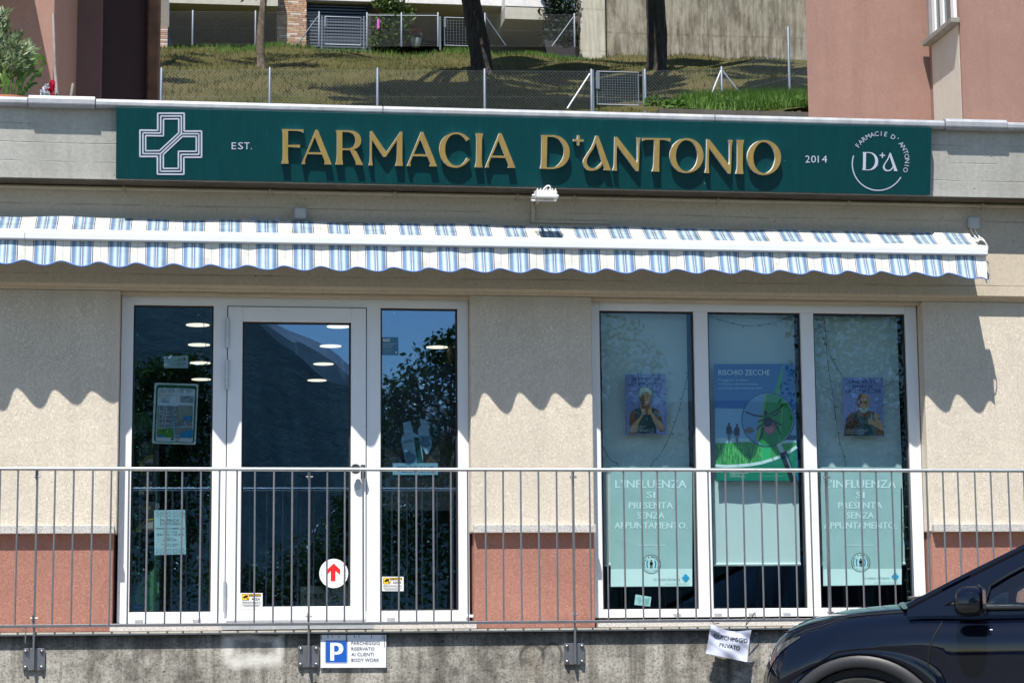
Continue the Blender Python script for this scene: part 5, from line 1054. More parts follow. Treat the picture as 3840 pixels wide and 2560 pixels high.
g1 = onhill(1108, 166); top1 = Vector((g1.x-1.3, g1.y+.2, g1.z+6.0))
cl = shade_rows([(187, 960, 1340), (196, 900, 1345), (205, 830, 1345), (214, 800, 1350), (223, 830, 1350), (232, 830, 1350), (241, 870, 1350), (250, 900, 1350), (178, 1130, 1360), (169, 1150, 1380), (160, 1150, 1380), (150, 1160, 1400), (140, 1160, 1420), (130, 1180, 1420)], .12, 5.8, 1.2, 71)
trunk('pine_tree', 'leaning dark pine trunk in the middle of the slope', [g1-Vector((0, 0, .2)), g1+Vector((-.12, 0, 1.0)), g1+Vector((-.38, 0, 2.4)), g1+Vector((-.8, .1, 4.2)), top1], (.36, .26), m_bark, cl, 60000, .32, (1, 1, .38), m_pine, 11)
g2 = onhill(1507, 160); cl = shade_rows([(131, 1380, 1850), (139, 1380, 1850), (147, 1390, 1850), (155, 1400, 1560), (160, 1700, 1850), (170, 1660, 1850), (180, 1680, 1850), (190, 1700, 1850), (185, 1380, 1480), (195, 1380, 1540), (205, 1370, 1530), (215, 1380, 1520), (228, 1380, 1500), (200, 1740, 1850)], .2, 5.6, 1.15, 72)
trunk('pine_tree', 'straight dark pine trunk in front of the hillside concrete wall', [g2-Vector((0, 0, .2)), g2+Vector((.05, 0, 1.2)), g2+Vector((0, 0, 3)), g2+Vector((-.05, 0, 6))], (.33, .26), m_bark, cl, 50000, .32, (1, 1, .38), m_pine, 12)
for i, (px, py) in enumerate(((1720, 30), (1560, 20), (1420, 60), (1800, 60))): pass
g3 = onhill(600, 155); cl = [shadefor(*q) for q in ((610, 140, 5, .9), (660, 130, 5, 1.1), (720, 128, 5, 1.1), (780, 126, 5, 1.0), (640, 150, 4.5, .9), (560, 145, 4.8, .9), (700, 150, 4.5, .8), (830, 128, 5, .7))]
trunk('young_tree', 'slender bare trunk of a young tree before the open garage bay', [g3-Vector((0, 0, .1)), g3+Vector((-.03, 0, 1)), g3+Vector((.06, 0, 2.2)), g3+Vector((.1, 0, 3.6))], (.13, .09), m_bark2, cl, 3600, .2, (1, 1, .4), m_leaf, 13)
g4 = onhill(330, 160); cl = [shadefor(*q) for q in ((405, 130, 4.5, .9), (440, 140, 4.5, .8), (380, 145, 4.2, .9), (465, 128, 4.6, .5), (395, 185, 4, .7))]
trunk('young_tree', 'young tree hidden behind the dark pillar, shading the left of the slope', [g4-Vector((0, 0, .1)), g4+Vector((0, 0, 1.5)), g4+Vector((.1, 0, 3.4))], (.13, .09), m_bark2, cl, 2400, .2, (1, 1, .4), m_leaf, 14)
b_ = at(555, 0, 50); leaves([(b_.x, 50, b_.z+.12, .4), (b_.x-.5, 50, b_.z+.2, .35), (at(598, 5, 50).x, 50, b_.z+.1, .3)], 90, .14, (1, 1, .35), seed=31).done('leaf_spray', m_leaf, label='spray of small leaves hanging in at the top edge', cat='branch')
def shrub(label, x0, x1, ytop, ybot, Y, n, lm, seed, size=.16):
    a, c_ = at(x0, ytop, Y), at(x1, ybot, Y); cx = (a.x+c_.x)/2; w = (c_.x-a.x)/2; r = thing('evergreen_shrub', label, 'shrub', (cx, Y, c_.z), group='evergreen shrubs by the garage')
    cl = []; rng = random.Random(seed); z = c_.z
    while z < a.z: 
        for _ in range(2): cl.append((cx+rng.uniform(-.5, .5)*w, Y+rng.uniform(-.3, .3)*w, z+.2, w*rng.uniform(.6, .95)))
        z += .35
    leaves(cl, n, size, (1, .9, .55), .8, seed).done('foliage', lm, r); B().tube([(cx, Y, c_.z), (cx, Y, a.z)], .05, 6).done('stem', m_bark2, r)
shrub('glossy green shrub climbing above the fence at the roller door', 848, 944, -40, 108, U+.7, 3600, leafmat('laurel', [(.02, .05, .01), (.06, .11, .02), (.12, .16, .04)], .35, .2), 21)
shrub('dark columnar shrub beside the pale end of the concrete wall', 1234, 1326, -40, 108, U+.7, 3600, leafmat('dark_laurel', [(.006, .014, .006), (.012, .028, .011), (.025, .045, .018)], .45, .1), 22)
p = at(869, 45, U-.15); B().tube([p, p-Vector((0, 0, .35))], .05, 8).done('pink_bottle', plain('pink_plastic', (.6, .12, .5), .5), label='small pink bottle hanging on the fence by the shrub', cat='bottle')

# ---------------------------------------------------------------- dark red building at the left, pink house at the right
m_plum = stucco('plum_render', (.36, .215, .18), .5, .08); m_dkw = plain('dark_recess', (.05, .03, .034), .9); m_brown = plain('brown_post', (.13, .07, .045), .8, var=.25, sc=6)
LB = 5.0
lb = thing('left_house', 'house at the left with plum coloured render and a deep shaded recess', 'building', (-3, LB, 3.5))
xl = X_(123, 100, LB); B().box(-9, xl, LB, LB+7, 3.0, 11).done('front_wall', m_plum, lb)
Y2 = LB+3.0; xm = X_(232, 100, Y2); B().box(xl-.5, xm, Y2, Y2+.3, 3.0, 11).done('recess_wall', stucco('shaded_recess_render', (.17, .11, .11), .4), lb)  # render darkened so the recess's shade is painted into its colour
Y3 = Y2+.5; xn = X_(338, 100, Y3); B().box(xm-.3, xn, Y3, Y3+.3, 3.0, 11).done('door_recess', m_dkw, lb)
B().box(xn, X_(367, 100, Y3+.0), Y3-.12, Y3+.25, 3.0, 11).done('timber_post', m_brown, lb, bev=.02)
B().box(xl-.3, X_(366, 60, Y3), LB+2.2, Y3+4, 8.6, 8.9).done('balcony_slab', m_slabw, lb)
zb_ = Z_(47, -100, LB); B().box(-9, X_(47, -100, LB), LB-1.7, LB-.002, zb_, zb_+.2).done('balcony', m_slabw, lb)
RB = 3.7
rb = thing('pink_house', 'pink rendered house at the right with a beige window strip', 'building', (4.5, RB, 3.5))
xl2 = X_(1857, 260, RB); xw = X_(2137, 200, RB)
B().prism([(xl2, RB, 3.2), (xw, RB, 3.2), (xw, RB+2.6, 3.2), (xl2+.95, RB+2.6, 3.2)], (0, 0, 8)).done('front_wall', m_pink, rb)
RB2 = RB-.80; 
B().prism([(xw+.0005, RB2, 3.2), (12, RB2, 3.2), (12, RB+5, 3.2), (xw+1.5, RB+5, 3.2), (xw+.0005, RB+.2, 3.2)], (0, 0, 8)).done('side_wing', m_pink, rb)
zs1 = at(2125, 100, RB-.02).z; zw = zs1-.04
B().box(xw-.004, xw, RB2+.03, RB-.08, 3.2, zw).done('beige_strip', m_beige, rb)
B().box(xw-.085, xw-.0045, RB2-.02, RB-.06, zw, zw+.045).done('stone_sill', concrete('sill_stone', (.30, .29, .27), (.24, .23, .21), (.15, .14, .12)), rb, bev=.004)
wd = B(); 
for y0_, y1_ in ((RB2+.06, RB2+.13), (RB2+.33, RB2+.40), (RB-.26, RB-.19)): wd.box(xw-.03, xw-.001, y0_, y1_, zw+.05, zw+1.6)
wd = wd.done('window_frame', m_pvc, rb); B().box(xw-.012, xw-.002, RB2+.13, RB-.26, zw+.05, zw+1.6).done('window_pane', plain('pane_dark', (.12, .14, .15), .08), wd)
B().box(xw-.05, xw-.001, RB-.17, RB-.12, zw+.045, zw+1.6).done('shutter_rail', plain('rail_grey', (.25, .25, .25), .5), rb)
B().box(XL, XR, .31, 24, 3.62, 3.70).done('roof_terrace', m_slab, kind='structure')

# ---------------------------------------------------------------- terrace plants at the left
PY_ = 2.2
m_olive = leafmat('olive_leaf', [(.05, .085, .035), (.12, .175, .08), (.24, .30, .17)], .4, .2); m_strap = leafmat('strap_leaf', [(.03, .08, .012), (.09, .17, .03), (.18, .26, .06)], .4, .3)
ot = thing('olive_tree', 'silvery potted olive bush behind the coping at the left edge', 'shrub', (X_(10, 200, PY_), PY_, 3.65))
base = at(-14, 226, PY_); rng = random.Random(4)
tips = [(-30, 40), (0, 40), (14, 60), (5, 30), (40, 90), (55, 105), (70, 120), (60, 135), (72, 150), (45, 150), (25, 100), (30, 130), (10, 150), (-10, 110), (-20, 70), (50, 165), (20, 170), (60, 118), (35, 112), (8, 120), (62, 150), (30, 155)]
b = B(); lv = B()
for a, c_ in tips:
    e = at(a, c_, PY_+rng.uniform(-.3, .3)); m = base.lerp(e, .55)+Vector((rng.uniform(-.05, .05), rng.uniform(-.1, .1), .05)); pth = smoothpath([base, m, e], 8, False); b.tube(pth, [.012*(1-.8*i/16) for i in range(17)], 5)
    for q in range(6, 17):
        for sgn in (-1, 1):
            for _ in range(4):
                p = pth[q]+Vector((rng.gauss(0, .02), rng.gauss(0, .03), rng.gauss(0, .02))); d = ((pth[q]-pth[q-1]).normalized()*.9+Vector((sgn*rng.uniform(.2, .9), rng.uniform(-.5, .5), rng.uniform(-.1, .5)))).normalized(); L = rng.uniform(.05, .085); s_ = d.cross(Vector((rng.uniform(-.4, .4), -1, rng.uniform(-.2, .5)))).normalized()*.0085
                lv.add([p, p+d*L*.5+s_, p+d*L, p+d*L*.5-s_], [(0, 1, 2, 3)])
b.done('branches', m_bark2, ot, smooth=True); lv.done('foliage', m_olive, ot)
B().lathe([(.16, 0), (.21, .28), (.23, .3), (.23, .345), (.20, .345)], (base.x+.12, PY_, base.z-.37), n=20).done('pot', plain('terracotta', (.42, .15, .07), .8), ot, smooth=True)
sp_ = thing('strap_plant', 'clump of long arching strap leaves below the olive bush', 'plant', tuple(at(45, 226, PY_-.2)))
def strap(pts, w):
    pp = smoothpath([at(a, c_, PY_-.2+.02*i) for i, (a, c_) in enumerate(pts)], 6, False); n = len(pp); b = B()
    for i, p in enumerate(pp):
        ww = w*math.sin(math.pi*min(1, .25+.75*(1-i/(n-1))))**.7*(1 if i < n-1 else .02); tg = (pp[min(i+1, n-1)]-pp[max(i-1, 0)]).normalized(); s_ = tg.cross(Vector((0, -1, .25))).normalized()*ww; b.v += [tuple(p-s_), tuple(p+s_+Vector((0, .006, 0)))]
    b.f = [(2*i, 2*i+1, 2*i+3, 2*i+2) for i in range(n-1)]; b.mi = [0]*(n-1); b.done('strap_leaf', m_strap, sp_, smooth=True)
for pts in ([(44, 224), (46, 190), (55, 165), (75, 140), (96, 135), (105, 150)], [(42, 224), (42, 180), (48, 150), (58, 140), (70, 150), (90, 180)], [(46, 224), (52, 190), (70, 165), (88, 165), (93, 178)], [(20, 224), (18, 190), (8, 150), (-4, 130)], [(26, 224), (28, 180), (20, 140), (12, 118)], [(12, 224), (8, 190), (-2, 170), (-8, 176)], [(44, 224), (50, 180), (66, 150), (82, 146), (98, 150)], [(18, 224), (22, 170), (30, 130), (38, 108)], [(46, 224), (60, 200), (80, 175), (100, 155)], [(30, 224), (38, 190), (52, 160), (70, 135), (90, 128), (103, 134)], [(8, 224), (10, 170), (6, 130)], [(40, 224), (44, 170), (40, 130)], [(48, 222), (60, 210), (72, 196), (86, 190)], [(24, 224), (12, 200), (2, 196), (-6, 206)]): strap(pts, .013)
fp = at(114, 226, 1.2); r = thing('flowering_plant', 'red and white flowers peeping over the coping', 'flowers', tuple(fp))
leaves([(fp.x, 1.2, fp.z-.02)], 120, .035, (.07, .05, .06), seed=41).done('foliage', m_strap, r)
for (a, c_), cc in (((110, 209), 0), ((118, 205), 0), ((119, 199), 0), ((120, 192), 0), ((105, 205), 1), ((100, 213), 1), ((108, 200), 1), ((104, 216), 1), ((111, 214), 1), ((117, 214), 0)):
    q = at(a, c_, 1.2); leaves([tuple(q)], 26, .03, (.018, .015, .018), 1, int(a*c_), 1.1).done('blossom', plain('blossom_red', (.62, .01, .07), .6) if not cc else plain('blossom_white', (.72, .74, .82), .6), r)
sx_ = [at(131, 226, 1.6), at(126, 160, 1.7), at(122, 32, 1.8)]; B().tube(sx_, [.012, .011, .008], 7).done('garden_stake', plain('weathered_stake', (.25, .23, .22), .9, var=.2), label='tall weathered stake leaning at the corner of the plum wall', cat='stake')
B().tube([at(163, 224, 1.6), at(168, 192, 1.6)], [.012, .010], 7).done('garden_stake', plain('weathered_stake2', (.30, .26, .23), .9, var=.2), label='short wooden stake standing alone behind the coping', cat='stake')
# ---------------------------------------------------------------- parked car
def lerp_tab(tab, x):
    if x <= tab[0][0]: return tab[0][1]
    for (a, p), (c_, q) in zip(tab, tab[1:]):
        if x <= c_:
            u = (x-a)/(c_-a); return p+(q-p)*u
    return tab[-1][1]
def smooth_tab(tab, x, h=.015): return (lerp_tab(tab, x-h)+2*lerp_tab(tab, x)+lerp_tab(tab, x+h))/4
TOP = [(.25, .60), (.268, .69), (.295, .765), (.322, .823), (.345, .872), (.385, .926), (.45, .976), (.55, 1.012), (.70, 1.044), (.85, 1.062), (1.0, 1.074), (1.2, 1.083), (1.5, 1.075), (2.5, 1.085), (3.8, 1.13), (4.2, 1.10), (4.36, .98), (4.43, .80)]
WID = [(.25, .34), (.265, .46), (.29, .56), (.325, .66), (.37, .755), (.42, .825), (.48, .862), (.56, .885), (.7, .905), (.9, .918), (1.0, .92), (2.2, .925), (3.5, .92), (4.1, .89), (4.3, .80), (4.40, .66), (4.43, .5)]
XW, ZW, RO, RI = .877, .345, .452, .39; XR_ = XW+2.66
def zbot(x):
    z = .27
    for c_ in (XW, XR_):
        if abs(x-c_) < RO: z = max(z, ZW+math.sqrt(RO*RO-(x-c_)**2))
    return z
SEC = [(0, 0), (.22, .002), (.45, .010), (.62, .022), (.75, .036), (.83, .050), (.885, .072), (.938, .105), (.975, .15), (.993, .19), (1.0, .225)]
def section(x):
    W_, Z = smooth_tab(WID, x), smooth_tab(TOP, x); fl = .012*sum(math.exp(-((x-c_)/.38)**2) for c_ in (XW, XR_)); k = max(0, min(1, (x-.25)/.5))
    pts = [(a*W_, Z-d*(1+.7*(1-k)*k*2)*(.45+.55*min(1, k*4))) for a, d in SEC]; z0 = pts[-1][1]; zb = min(zbot(x), z0-.02)
    for i, a in enumerate((.994, .986, .983, .986, .992, .99, .975)):
        u = (i+1)/7; z = z0+(zb-z0)*u; pts.append((a*W_+fl*(1-abs(2*u-1)*.6)-.02*max(0, (.42-z))/.15, z))
    return pts
def side_y(x, z):
    s_ = section(x)
    for (a, p), (c_, q) in zip(s_, s_[1:]):
        if q <= z <= p: return a+(c_-a)*((p-z)/(p-q+1e-9))
    return s_[-1][0]
t = NT('navy_car_paint'); n = t.noise(t.co(), 900, 1); t.P(col=t.ramp(n, [(.4, (.0015, .0025, .008)), (.7, (.003, .006, .016))]), rough=.6, metal=0, coat=1.0, crough=.01, spec=.0); m_paint = t.m
m_clad = plain('grey_cladding', (.016, .016, .019), .5); m_trim = plain('black_trim', (.008, .008, .009), .25, coat=.4); m_seam = plain('panel_gap', (.002, .002, .002), .8)
m_chrome = plain('chrome', (.7, .71, .73), .12, 1.0); m_cglass = glass('car_glass', (.70, .80, .82), .06, 1.0); m_cabin = plain('cabin_black', (.015, .015, .017), .7); m_tyre = plain('tyre', (.012, .012, .012), .85)
m_lens = plain('headlamp_lens', (.06, .065, .07), .06, .2, coat=1.0)
TH = R_(26); wc_ = at(1953, 1693, -3.0); _ex = Vector((math.cos(TH), -math.sin(TH), 0)); _ey = Vector((math.sin(TH), math.cos(TH), 0)); rt_ = Vector((wc_.x, wc_.y, 0))-_ex*.80+_ey*.80
car = thing('parked_car', 'dark navy car parked with its nose at the retaining wall', 'car', tuple(rt_), -TH)
xs_c = sorted(set([.25, .254, .26, .268, .278, .29, .305, .32, .335, .35, .365, .38, .395, .41, .43]+[round(.43+.03*i, 3) for i in range(1, 34)]+[round(1.45+.1*i, 3) for i in range(17)]+[round(3.05+.03*i, 3) for i in range(34)]+[4.08, 4.16, 4.24, 4.30, 4.35, 4.39, 4.42, 4.43]))
rows = []
for x in xs_c:
    s_ = section(x); rows.append([(x, -y, z) for y, z in reversed(s_)]+[(x, y, z) for y, z in s_[1:]])
b = B(); b.grid(rows); n = len(rows[0]); b.f.append(tuple(range(n))); b.mi.append(0); m_ = (len(rows)-1)*n; b.f.append(tuple(m_+i for i in range(n-1, -1, -1))); b.mi.append(0)
body = b.done('body', m_paint, car, smooth=True, local=True, fix=True)
def stripe(name, pts, r, mat, off=.001, par=body):
    for s_ in (-1, 1):
        q = [(x, s_*(side_y(x, z)+off), z) for x, z in pts]; B().tube(smoothpath(q, 4, False), r, 5).done(name, mat, par, smooth=True, local=True)
stripe('door_gap', [(1.34, 1.02), (1.30, .95), (1.255, .86), (1.235, .75), (1.232, .60), (1.24, .42)], .0045, m_seam)
hl = lambda x, a: (x, smooth_tab(WID, x)*a, smooth_tab(TOP, x)-.045)
for s_ in (-1, 1):
    q = [(x, s_*side_y(x, smooth_tab(TOP, x)-.058)*1.0, smooth_tab(TOP, x)-.056) for x in (.46, .55, .65, .8, .95, 1.08, 1.16)]; B().tube(smoothpath(q, 4, False), .004, 5).done('bonnet_gap', m_seam, body, local=True)
B().tube(smoothpath([(.46, -side_y(.46, smooth_tab(TOP, .46)-.058), smooth_tab(TOP, .46)-.056), (.40, -.45, .925), (.372, 0, .915), (.40, .45, .925), (.46, side_y(.46, smooth_tab(TOP, .46)-.058), smooth_tab(TOP, .46)-.056)], 5, False), .004, 5).done('bonnet_gap', m_seam, body, local=True)
for c_ in (XW, XR_):                                                  # wheel arch cladding, wheels, wells
    for s_ in (-1, 1):
        b = B(); ro = []
        for i in range(33):
            a = R_(-14+208*i/32); cc, ss = math.cos(a), math.sin(a); row = []
            for r, o in ((RI, -.05), (RI, .010), (RI+.012, .018), (RO-.012, .016), (RO, .006), (RO, -.03)):
                x, z = c_+r*cc, ZW+r*ss; yy = side_y(c_+(RO+.004)*cc, max(ZW+(RO+.004)*ss, .28)) if z > .2 else .9; row.append((x, s_*(max(yy, .90)+o), z))
            ro.append(row)
        b.grid(ro).done('arch_cladding', m_clad, car, smooth=True, local=True)
        w = B().lathe([(.20, -.11), (.33, -.11), (.348, -.08), (.348, .08), (.33, .11), (.22, .11), (.22, .06), (.20, .06)], (c_, s_*.79, ZW), (0, 1, 0), 36).done('tyre', m_tyre, car, smooth=True, local=True)
        b = B().lathe([(.21, -.09), (.22, .09), (.20, .08), (.19, 0), (.03, .0), (.03, .05)], (c_, s_*.79, ZW), (0, s_, 0), 28)
        for k_ in range(5): a = 2*math.pi*k_/5; b.tube([(c_, s_*.86, ZW), (c_+.2*math.cos(a), s_*.87, ZW+.2*math.sin(a))], .024, 6)
        b.done('rim', m_chrome, w, smooth=True, local=True)
        B().lathe([(.385, -.12), (.385, .13)], (c_, s_*.74, ZW), (0, 1, 0), 30).done('wheel_well', m_cabin, car, local=True)
B().box(.42, 4.2, -.72, .72, .25, .60).done('underbody', m_cabin, car, local=True)
b = B()
for s_ in (-1, 1): b.add([(x, s_*(side_y(x, z)+.010), z) for x in (XW+.47, XR_-.47) for z in (.27, .40)], [(0, 1, 3, 2)])
b.done('sill_cladding', m_clad, car, local=True)
# headlamps wrapped round the corners, grille
for s_ in (-1, 1):
    b = B(); ro = []
    for i in range(9):
        x = .33+.22*i/8; zt_ = smooth_tab(TOP, x)-.10-.01*(i/8); ro.append([(x-.003, s_*(side_y(x, z)+.004), z) for z in [zt_-.085*(1-i/9)*q/4 for q in range(5)]])
    b.grid(ro).done('headlight', m_lens, car, smooth=True, local=True)
B().box(.238, .30, -.40, .40, .40, .58).done('grille', m_trim, car, bev=.02, local=True)
# greenhouse
def gy(z): return .872-(z-1.02)*.36-(max(0, z-1.3)**2)*.5
AP = [(1.13, 1.045), (1.28, 1.122), (1.45, 1.208), (1.62, 1.292), (1.80, 1.378), (2.0, 1.468), (2.2, 1.535), (2.45, 1.585), (2.8, 1.61), (3.2, 1.60), (3.6, 1.565), (3.9, 1.51), (4.1, 1.40), (4.25, 1.22), (4.32, 1.08)]
ap = [(p.x, p.z) for p in smoothpath([(a, 0, c_) for a, c_ in AP], 4, False)]
holeA = [(1.53, 1.04), (1.555, 1.15), (1.66, 1.215), (1.84, 1.308), (2.02, 1.395), (2.2, 1.460), (2.42, 1.505), (2.42, 1.055)]; holeB = [(2.52, 1.055), (2.52, 1.515), (2.85, 1.535), (3.2, 1.525), (3.42, 1.48), (3.36, 1.065)]; holeC = [(3.46, 1.075), (3.50, 1.465), (3.72, 1.42), (3.98, 1.19), (3.94, 1.12)]
side = ap+[(4.32, 1.03), (1.13, 1.0)]
holeD = [(1.33, 1.055), (1.49, 1.055), (1.515, 1.145), (1.48, 1.135)]
v, f_ = fill2d([side, holeA, holeB, holeC, holeD])
for s_ in (-1, 1):
    b = B(); b.add([(x, s_*gy(z), z) for x, z, _ in v], f_)
    for h in (holeA, holeB, holeC):
        n = len(h); b.add([(x, s_*gy(z), z) for x, z in h]+[(x, s_*(gy(z)-.025), z) for x, z in h], [(i, (i+1) % n, n+(i+1) % n, n+i) for i in range(n)])
    sd = b.done('side_frame', m_paint, car, local=True)
    for h in (holeA, holeB, holeC, holeD):
        B().add([(x, s_*(gy(z)-.02), z) for x, z in h], [tuple(range(len(h)))]).done('side_window', m_cglass, car, local=True)
        B().tube([(x, s_*(gy(z)-.001), z) for x, z in h], .009, 6, closed=True).done('window_seal', m_trim, sd, local=True)
    B().tube([(x, s_*(gy(1.04)+.012), 1.035+.006*(x-1.3)) for x in (1.42, 2.0, 2.8, 3.6)], .008, 6).done('waist_trim', m_trim, car, local=True)
    if s_ < 0: B().add([(1.36, s_*(gy(1.06)+.004), 1.045), (1.52, s_*(gy(1.06)+.004), 1.05), (1.54, s_*(gy(1.13)+.004), 1.13), (1.50, s_*(gy(1.16)+.004), 1.165)], [(0, 1, 2, 3)]).done('corner_trim', m_trim, car, local=True)
ro = []
for x, z in [p for p in ap if 1.13 <= p[0] <= 2.25]: ro.append([(x-.14*(1-u*u)*(1-.6*(x-1.13)/1.1), u*(gy(z)-.035), z+.01*(1-u*u)) for u in [-1+i/6 for i in range(13)]])
B().grid(ro).done('windscreen', m_cglass, car, smooth=True, local=True)
ro = []
for x, z in [p for p in ap if 2.2 <= p[0] <= 3.75]: ro.append([(x, u*gy(z), z+.045*(1-u**4)) for u in [-1+i/6 for i in range(13)]])
B().grid(ro).done('roof', m_paint, car, smooth=True, local=True)
ro = []
for x, z in [p for p in ap if p[0] >= 3.7]: ro.append([(x+.05*(1-u*u), u*gy(z), z+.03*(1-u*u)) for u in [-1+i/6 for i in range(13)]])
B().grid(ro).done('rear_window', m_trim, car, smooth=True, local=True)
for s_ in (-1, 1): B().tube([(x, s_*(gy(z)-.004), z+.004) for x, z in ap if x <= 2.3], .016, 8).done('windscreen_pillar', m_paint, car, smooth=True, local=True)
b = B(); ro = []
for x, z in ((1.10, 1.083), (1.17, 1.088), (1.24, 1.085)): ro.append([(x-.10*(1-u*u), u*.80, z-.045*u*u) for u in [-1+i/5 for i in range(11)]])
b.grid(ro).done('wiper_cowl', m_trim, car, smooth=True, local=True)
for y0 in (-.45, .1): B().tube([(1.08, y0, 1.10), (1.16, y0+.5, 1.115)], .008, 5).done('wiper', m_trim, car, local=True)
# door mirrors
for s_ in (-1, 1):
    ro = []; cx, cy, cz_ = 1.475, s_*1.005, 1.075
    for i in range(13):
        a = math.pi*i/12; rx = math.sin(a)**.6; y = cy-s_*.105*math.cos(a)*1.0
        row = []
        for k_ in range(20):
            p = 2*math.pi*k_/20; cxp, szp = math.cos(p), math.sin(p); x = cx+(.075 if cxp > 0 else .085)*rx*math.copysign(abs(cxp)**.6, cxp); z = cz_+.078*rx*math.copysign(abs(szp)**.75, szp)-.012*(1 if cxp < 0 else 0)*abs(cxp)
            row.append((min(x, cx+.068), y, z))
        ro.append(row+[row[0]])
    mh = B().grid(ro).done('mirror', m_paint, car, smooth=True, local=True)
    lo = [[(x*1.0+(x-cx)*.015, y+(y-cy)*.015, min(z, cz_-.022)) for x, y, z in r_] for r_ in ro]; B().grid([[(x, y, z-.002) for x, y, z in r_] for r_ in lo]).done('mirror_cap', m_trim, mh, smooth=True, local=True)
    B().prism([(1.43, s_*.90, .995), (1.54, s_*.90, 1.0), (1.55, s_*.90, 1.045), (1.44, s_*.90, 1.05)], (0, s_*.06, 0)).done('mirror_foot', m_trim, mh, bev=.008, local=True)
    B().add([(cx+.069, cy-s_*.085, cz_-.055), (cx+.069, cy+s_*.085, cz_-.05), (cx+.069, cy+s_*.085, cz_+.055), (cx+.069, cy-s_*.085, cz_+.055)], [(0, 1, 2, 3)]).done('mirror_glass', m_chrome, mh, local=True)
# cabin
b = B(); b.box(1.35, 1.75, -.68, .68, .85, 1.045); b.done('dashboard', m_cabin, car, bev=.05, seg=2, local=True)
c_ = Vector((1.86, -.36, 1.02)); axw = Vector((-.9, 0, .42)).normalized(); u1 = Vector((0, 1, 0)); u2 = axw.cross(u1)
B().tube([c_+(u1*math.cos(a)+u2*math.sin(a))*.185 for a in [2*math.pi*i/28 for i in range(28)]], .016, 8, closed=True).done('steering_wheel', m_cabin, car, smooth=True, local=True)
for y in (-.37, .37):
    b = B(); b.box(2.15, 2.68, y-.24, y+.24, .62, .80); b.prism([(2.58, y-.23, .78), (2.74, y-.23, .78), (2.92, y-.20, 1.30), (2.80, y-.20, 1.32)], (0, .46, 0)); b.prism([(2.82, y-.12, 1.32), (2.90, y-.12, 1.32), (2.92, y-.10, 1.48), (2.84, y-.10, 1.48)], (0, .24, 0)); b.done('front_seat', m_cabin, car, bev=.03, seg=2, local=True)
b = B(); b.box(3.05, 3.5, -.65, .65, .62, .8); b.box(3.42, 3.6, -.65, .65, .78, 1.28); b.done('rear_seat', m_cabin, car, bev=.04, seg=2, local=True)
B().box(1.3, 4.2, -.80, .80, .58, .63).done('cabin_floor', m_cabin, car, local=True)
B().tube([(1.62, -.96, .92), (1.62, -.96, .92)], .01, 4)
for x0 in (2.15, 3.15): 
    for s_ in (-1, 1): B().box(x0, x0+.2, s_*.925-.02, s_*.925+.02, .90, .93).done('door_handle', m_paint, car, bev=.008, local=True)
# ---------------------------------------------------------------- the valley behind the camera (seen mirrored in the door glass)
GY = FY+.037
def mir(x, y, L): p = at(x, y, L); return Vector((p.x, 2*GY-p.y, p.z))   # place whose mirror image the photograph shows there
t = NT('haze_tinted_forest'); n = t.noise(t.co(), .006, 8, .7); n2 = t.noise(t.co(), .06, 6, .8)
t.P(col=t.ramp(t.ma('ADD', t.ma('MULTIPLY', n, .5), t.ma('MULTIPLY', n2, .5)), [(.35, (.02, .042, .05)), (.5, (.042, .075, .085)), (.65, (.065, .10, .10))]), rough=.95, spec=.1, normal=t.bump(n2, .8, 6)); m_mtn = t.m  # forest colour pushed towards blue, painting in the distance haze
def hazy_ridge(name, c1, c2, sc):
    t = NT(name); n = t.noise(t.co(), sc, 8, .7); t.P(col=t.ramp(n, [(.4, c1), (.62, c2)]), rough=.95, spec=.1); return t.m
m_far, m_dist = hazy_ridge('far_ridge_haze', (.07, .105, .13), (.13, .17, .19), .004), hazy_ridge('distant_ridge_haze', (.22, .26, .32), (.30, .34, .40), .002)  # bluer, paler ridge colours stand in for the haze of distance
def ridge(name, L, pts, seed, m_mtn=m_mtn):
    rng = random.Random(seed); line = smoothpath([mir(x, y, L) for x, y in pts], 10, False); rows = []
    for k in range(16):
        u = k/15; row = []
        for i, p in enumerate(line):
            h = max(0, p.z); q = Vector((p.x, p.y, 0)); away = Vector((0, -1, 0)); j = h*.008*(math.sin(i*.23+k*.5)+math.sin(i*.61-k*.9))*min(1, u*3)
            row.append((q.x, q.y+(h*1.5+L*.05)*u+j, h*(1-u)**1.15-1*u))
        rows.append(row)
    back = [(p.x, p.y-L*.5, -1) for p in line]; B().grid([back]+rows).done(name, m_mtn, smooth=True, kind='structure')
ridge('mountain', 1100, [(-900, 100), (-400, 250), (0, 480), (200, 590), (330, 640), (430, 680), (480, 703), (530, 700), (588, 738), (638, 784), (680, 812), (738, 864), (773, 881), (806, 888), (900, 925), (1050, 1000), (1300, 1080), (1700, 1150), (2600, 1180), (3600, 1000)], 1)
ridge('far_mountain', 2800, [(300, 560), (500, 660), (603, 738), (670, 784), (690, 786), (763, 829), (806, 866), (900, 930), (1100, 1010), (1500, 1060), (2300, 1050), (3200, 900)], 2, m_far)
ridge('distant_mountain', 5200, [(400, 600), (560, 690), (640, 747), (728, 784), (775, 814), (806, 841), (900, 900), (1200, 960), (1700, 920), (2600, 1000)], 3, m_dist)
m_l1 = leafmat('hedge_leaf', [(.02, .045, .01), (.05, .10, .02), (.11, .17, .05)], .4, .25)
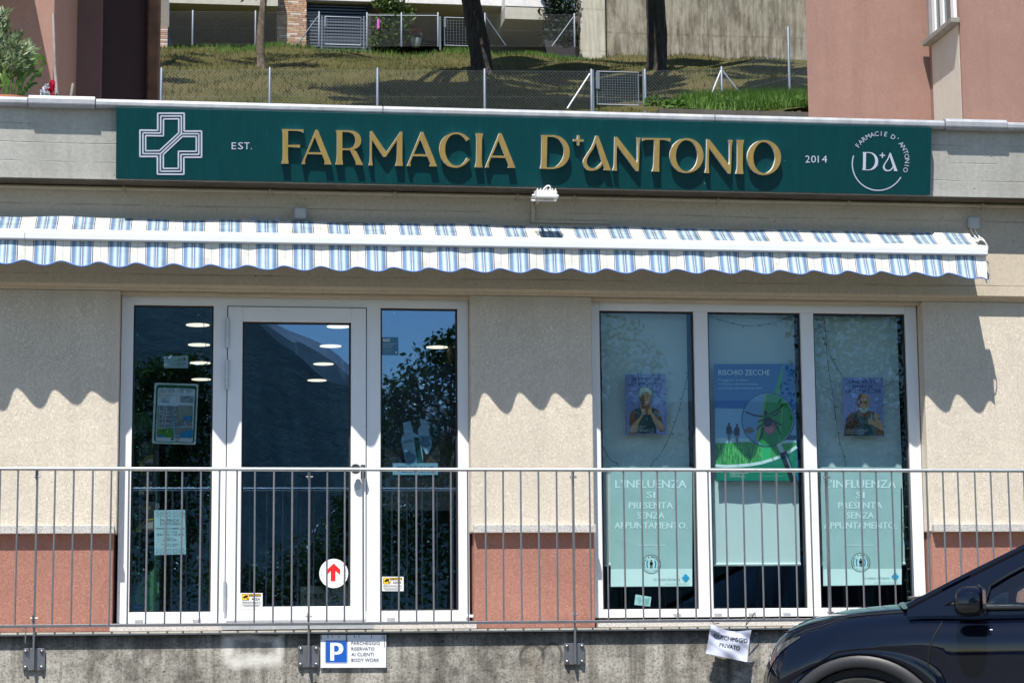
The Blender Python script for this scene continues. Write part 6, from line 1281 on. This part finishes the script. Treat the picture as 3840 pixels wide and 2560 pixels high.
def bushy(name, label, cat, px, L, n, size, spread, seed, trunkpx=None):
    cl = []; 
    for x, y, r in px: p = mir(x, y, L); cl.append((p.x, p.y, p.z, r))
    cx = sum(c_[0] for c_ in cl)/len(cl); cy = sum(c_[1] for c_ in cl)/len(cl); r_ = thing(name, label, cat, (cx, cy, 0))
    leaves(cl, n, size, spread, .7, seed).done('crown', m_l1, r_); rng = random.Random(seed)
    zt_ = max(c_[2] for c_ in cl); B().tube(smoothpath([(cx, cy, -.04), (cx+.1, cy, zt_*.4), (cx, cy, zt_*.8)], 4, False), [.09, .08, .07, .065, .06, .05, .04, .03, .02], 8).done('trunk', m_bark2, r_, smooth=True)
    for c_ in cl: B().tube([(cx, cy, min(c_[2], zt_*.5)), c_[:3]], .015, 5).done('limb', m_bark2, r_)
bushy('garden_tree', 'leafy tree mirrored in the right door pane', 'tree', [(1000, 850, .55), (1040, 800, .4), (960, 900, .55), (900, 930, .5), (1040, 960, .6), (900, 1020, .6), (980, 1030, .7), (1050, 1100, .7), (930, 1130, .7), (1000, 1200, .7), (900, 1240, .6), (1060, 1260, .7), (960, 1330, .7), (1100, 900, .7), (1150, 1000, .8), (1150, 1150, .9), (1080, 830, .5), (1200, 1300, .9)], 15.0, 9000, .10, (1, .8, .8), 51)
bushy('garden_tree', 'leafy tree mirrored in the narrow left door pane', 'tree', [(330, 880, .45), (390, 860, .4), (440, 850, .35), (310, 960, .55), (360, 1010, .6), (420, 980, .45), (470, 930, .4), (330, 1090, .6), (420, 1090, .6), (470, 1040, .5), (350, 1200, .7), (440, 1200, .6), (260, 900, .7), (230, 1050, .9), (250, 1250, .9), (400, 1320, .6)], 15.5, 7500, .10, (1, .8, .8), 52)
bushy('garden_bush', 'low bush mirrored in the foot of the door glass', 'bush', [(760, 1290, .7), (700, 1320, .7), (640, 1360, .6), (560, 1370, .6), (800, 1230, .5), (820, 1160, .4), (790, 1340, .7), (850, 1200, .6), (520, 1330, .5)], 16.5, 5200, .09, (1, .8, .8), 53)
bushy('garden_tree', 'leafy tree mirrored in the shop window nearest the door', 'tree', [(1400, 800, .7), (1440, 860, .7), (1380, 930, .8), (1460, 950, .6), (1420, 1050, .8), (1320, 900, .8), (1500, 1010, .6), (1300, 1050, .9), (1400, 1200, .9), (1500, 1180, .8)], 16.0, 5000, .10, (1, .8, .8), 54)
bushy('garden_tree', 'broad leafy tree mirrored in the farthest shop window', 'tree', [(1900, 700, .9), (1980, 740, .9), (2050, 700, .9), (1940, 820, .9), (2040, 840, .9), (1900, 900, .8), (2000, 930, .9), (2080, 950, .9), (1950, 1030, .9), (2050, 1080, 1.0), (1900, 1120, .9), (2000, 1200, 1.0)], 17.0, 7000, .10, (1, .8, .8), 55)
b = B(); hd = thing('hedge', 'clipped hedge along the far side of the car park', 'hedge', (6, -16, 0)); leaves([(x, -16.5+.2*math.sin(x), .45, .6) for x in [-14+.5*i for i in range(70)]], 9000, .09, (1, .7, .75), .8, 61).done('foliage', m_l1, hd); B().box(-14, 21, -16.7, -16.4, -.05, .5).done('woody_core', m_bark2, hd)
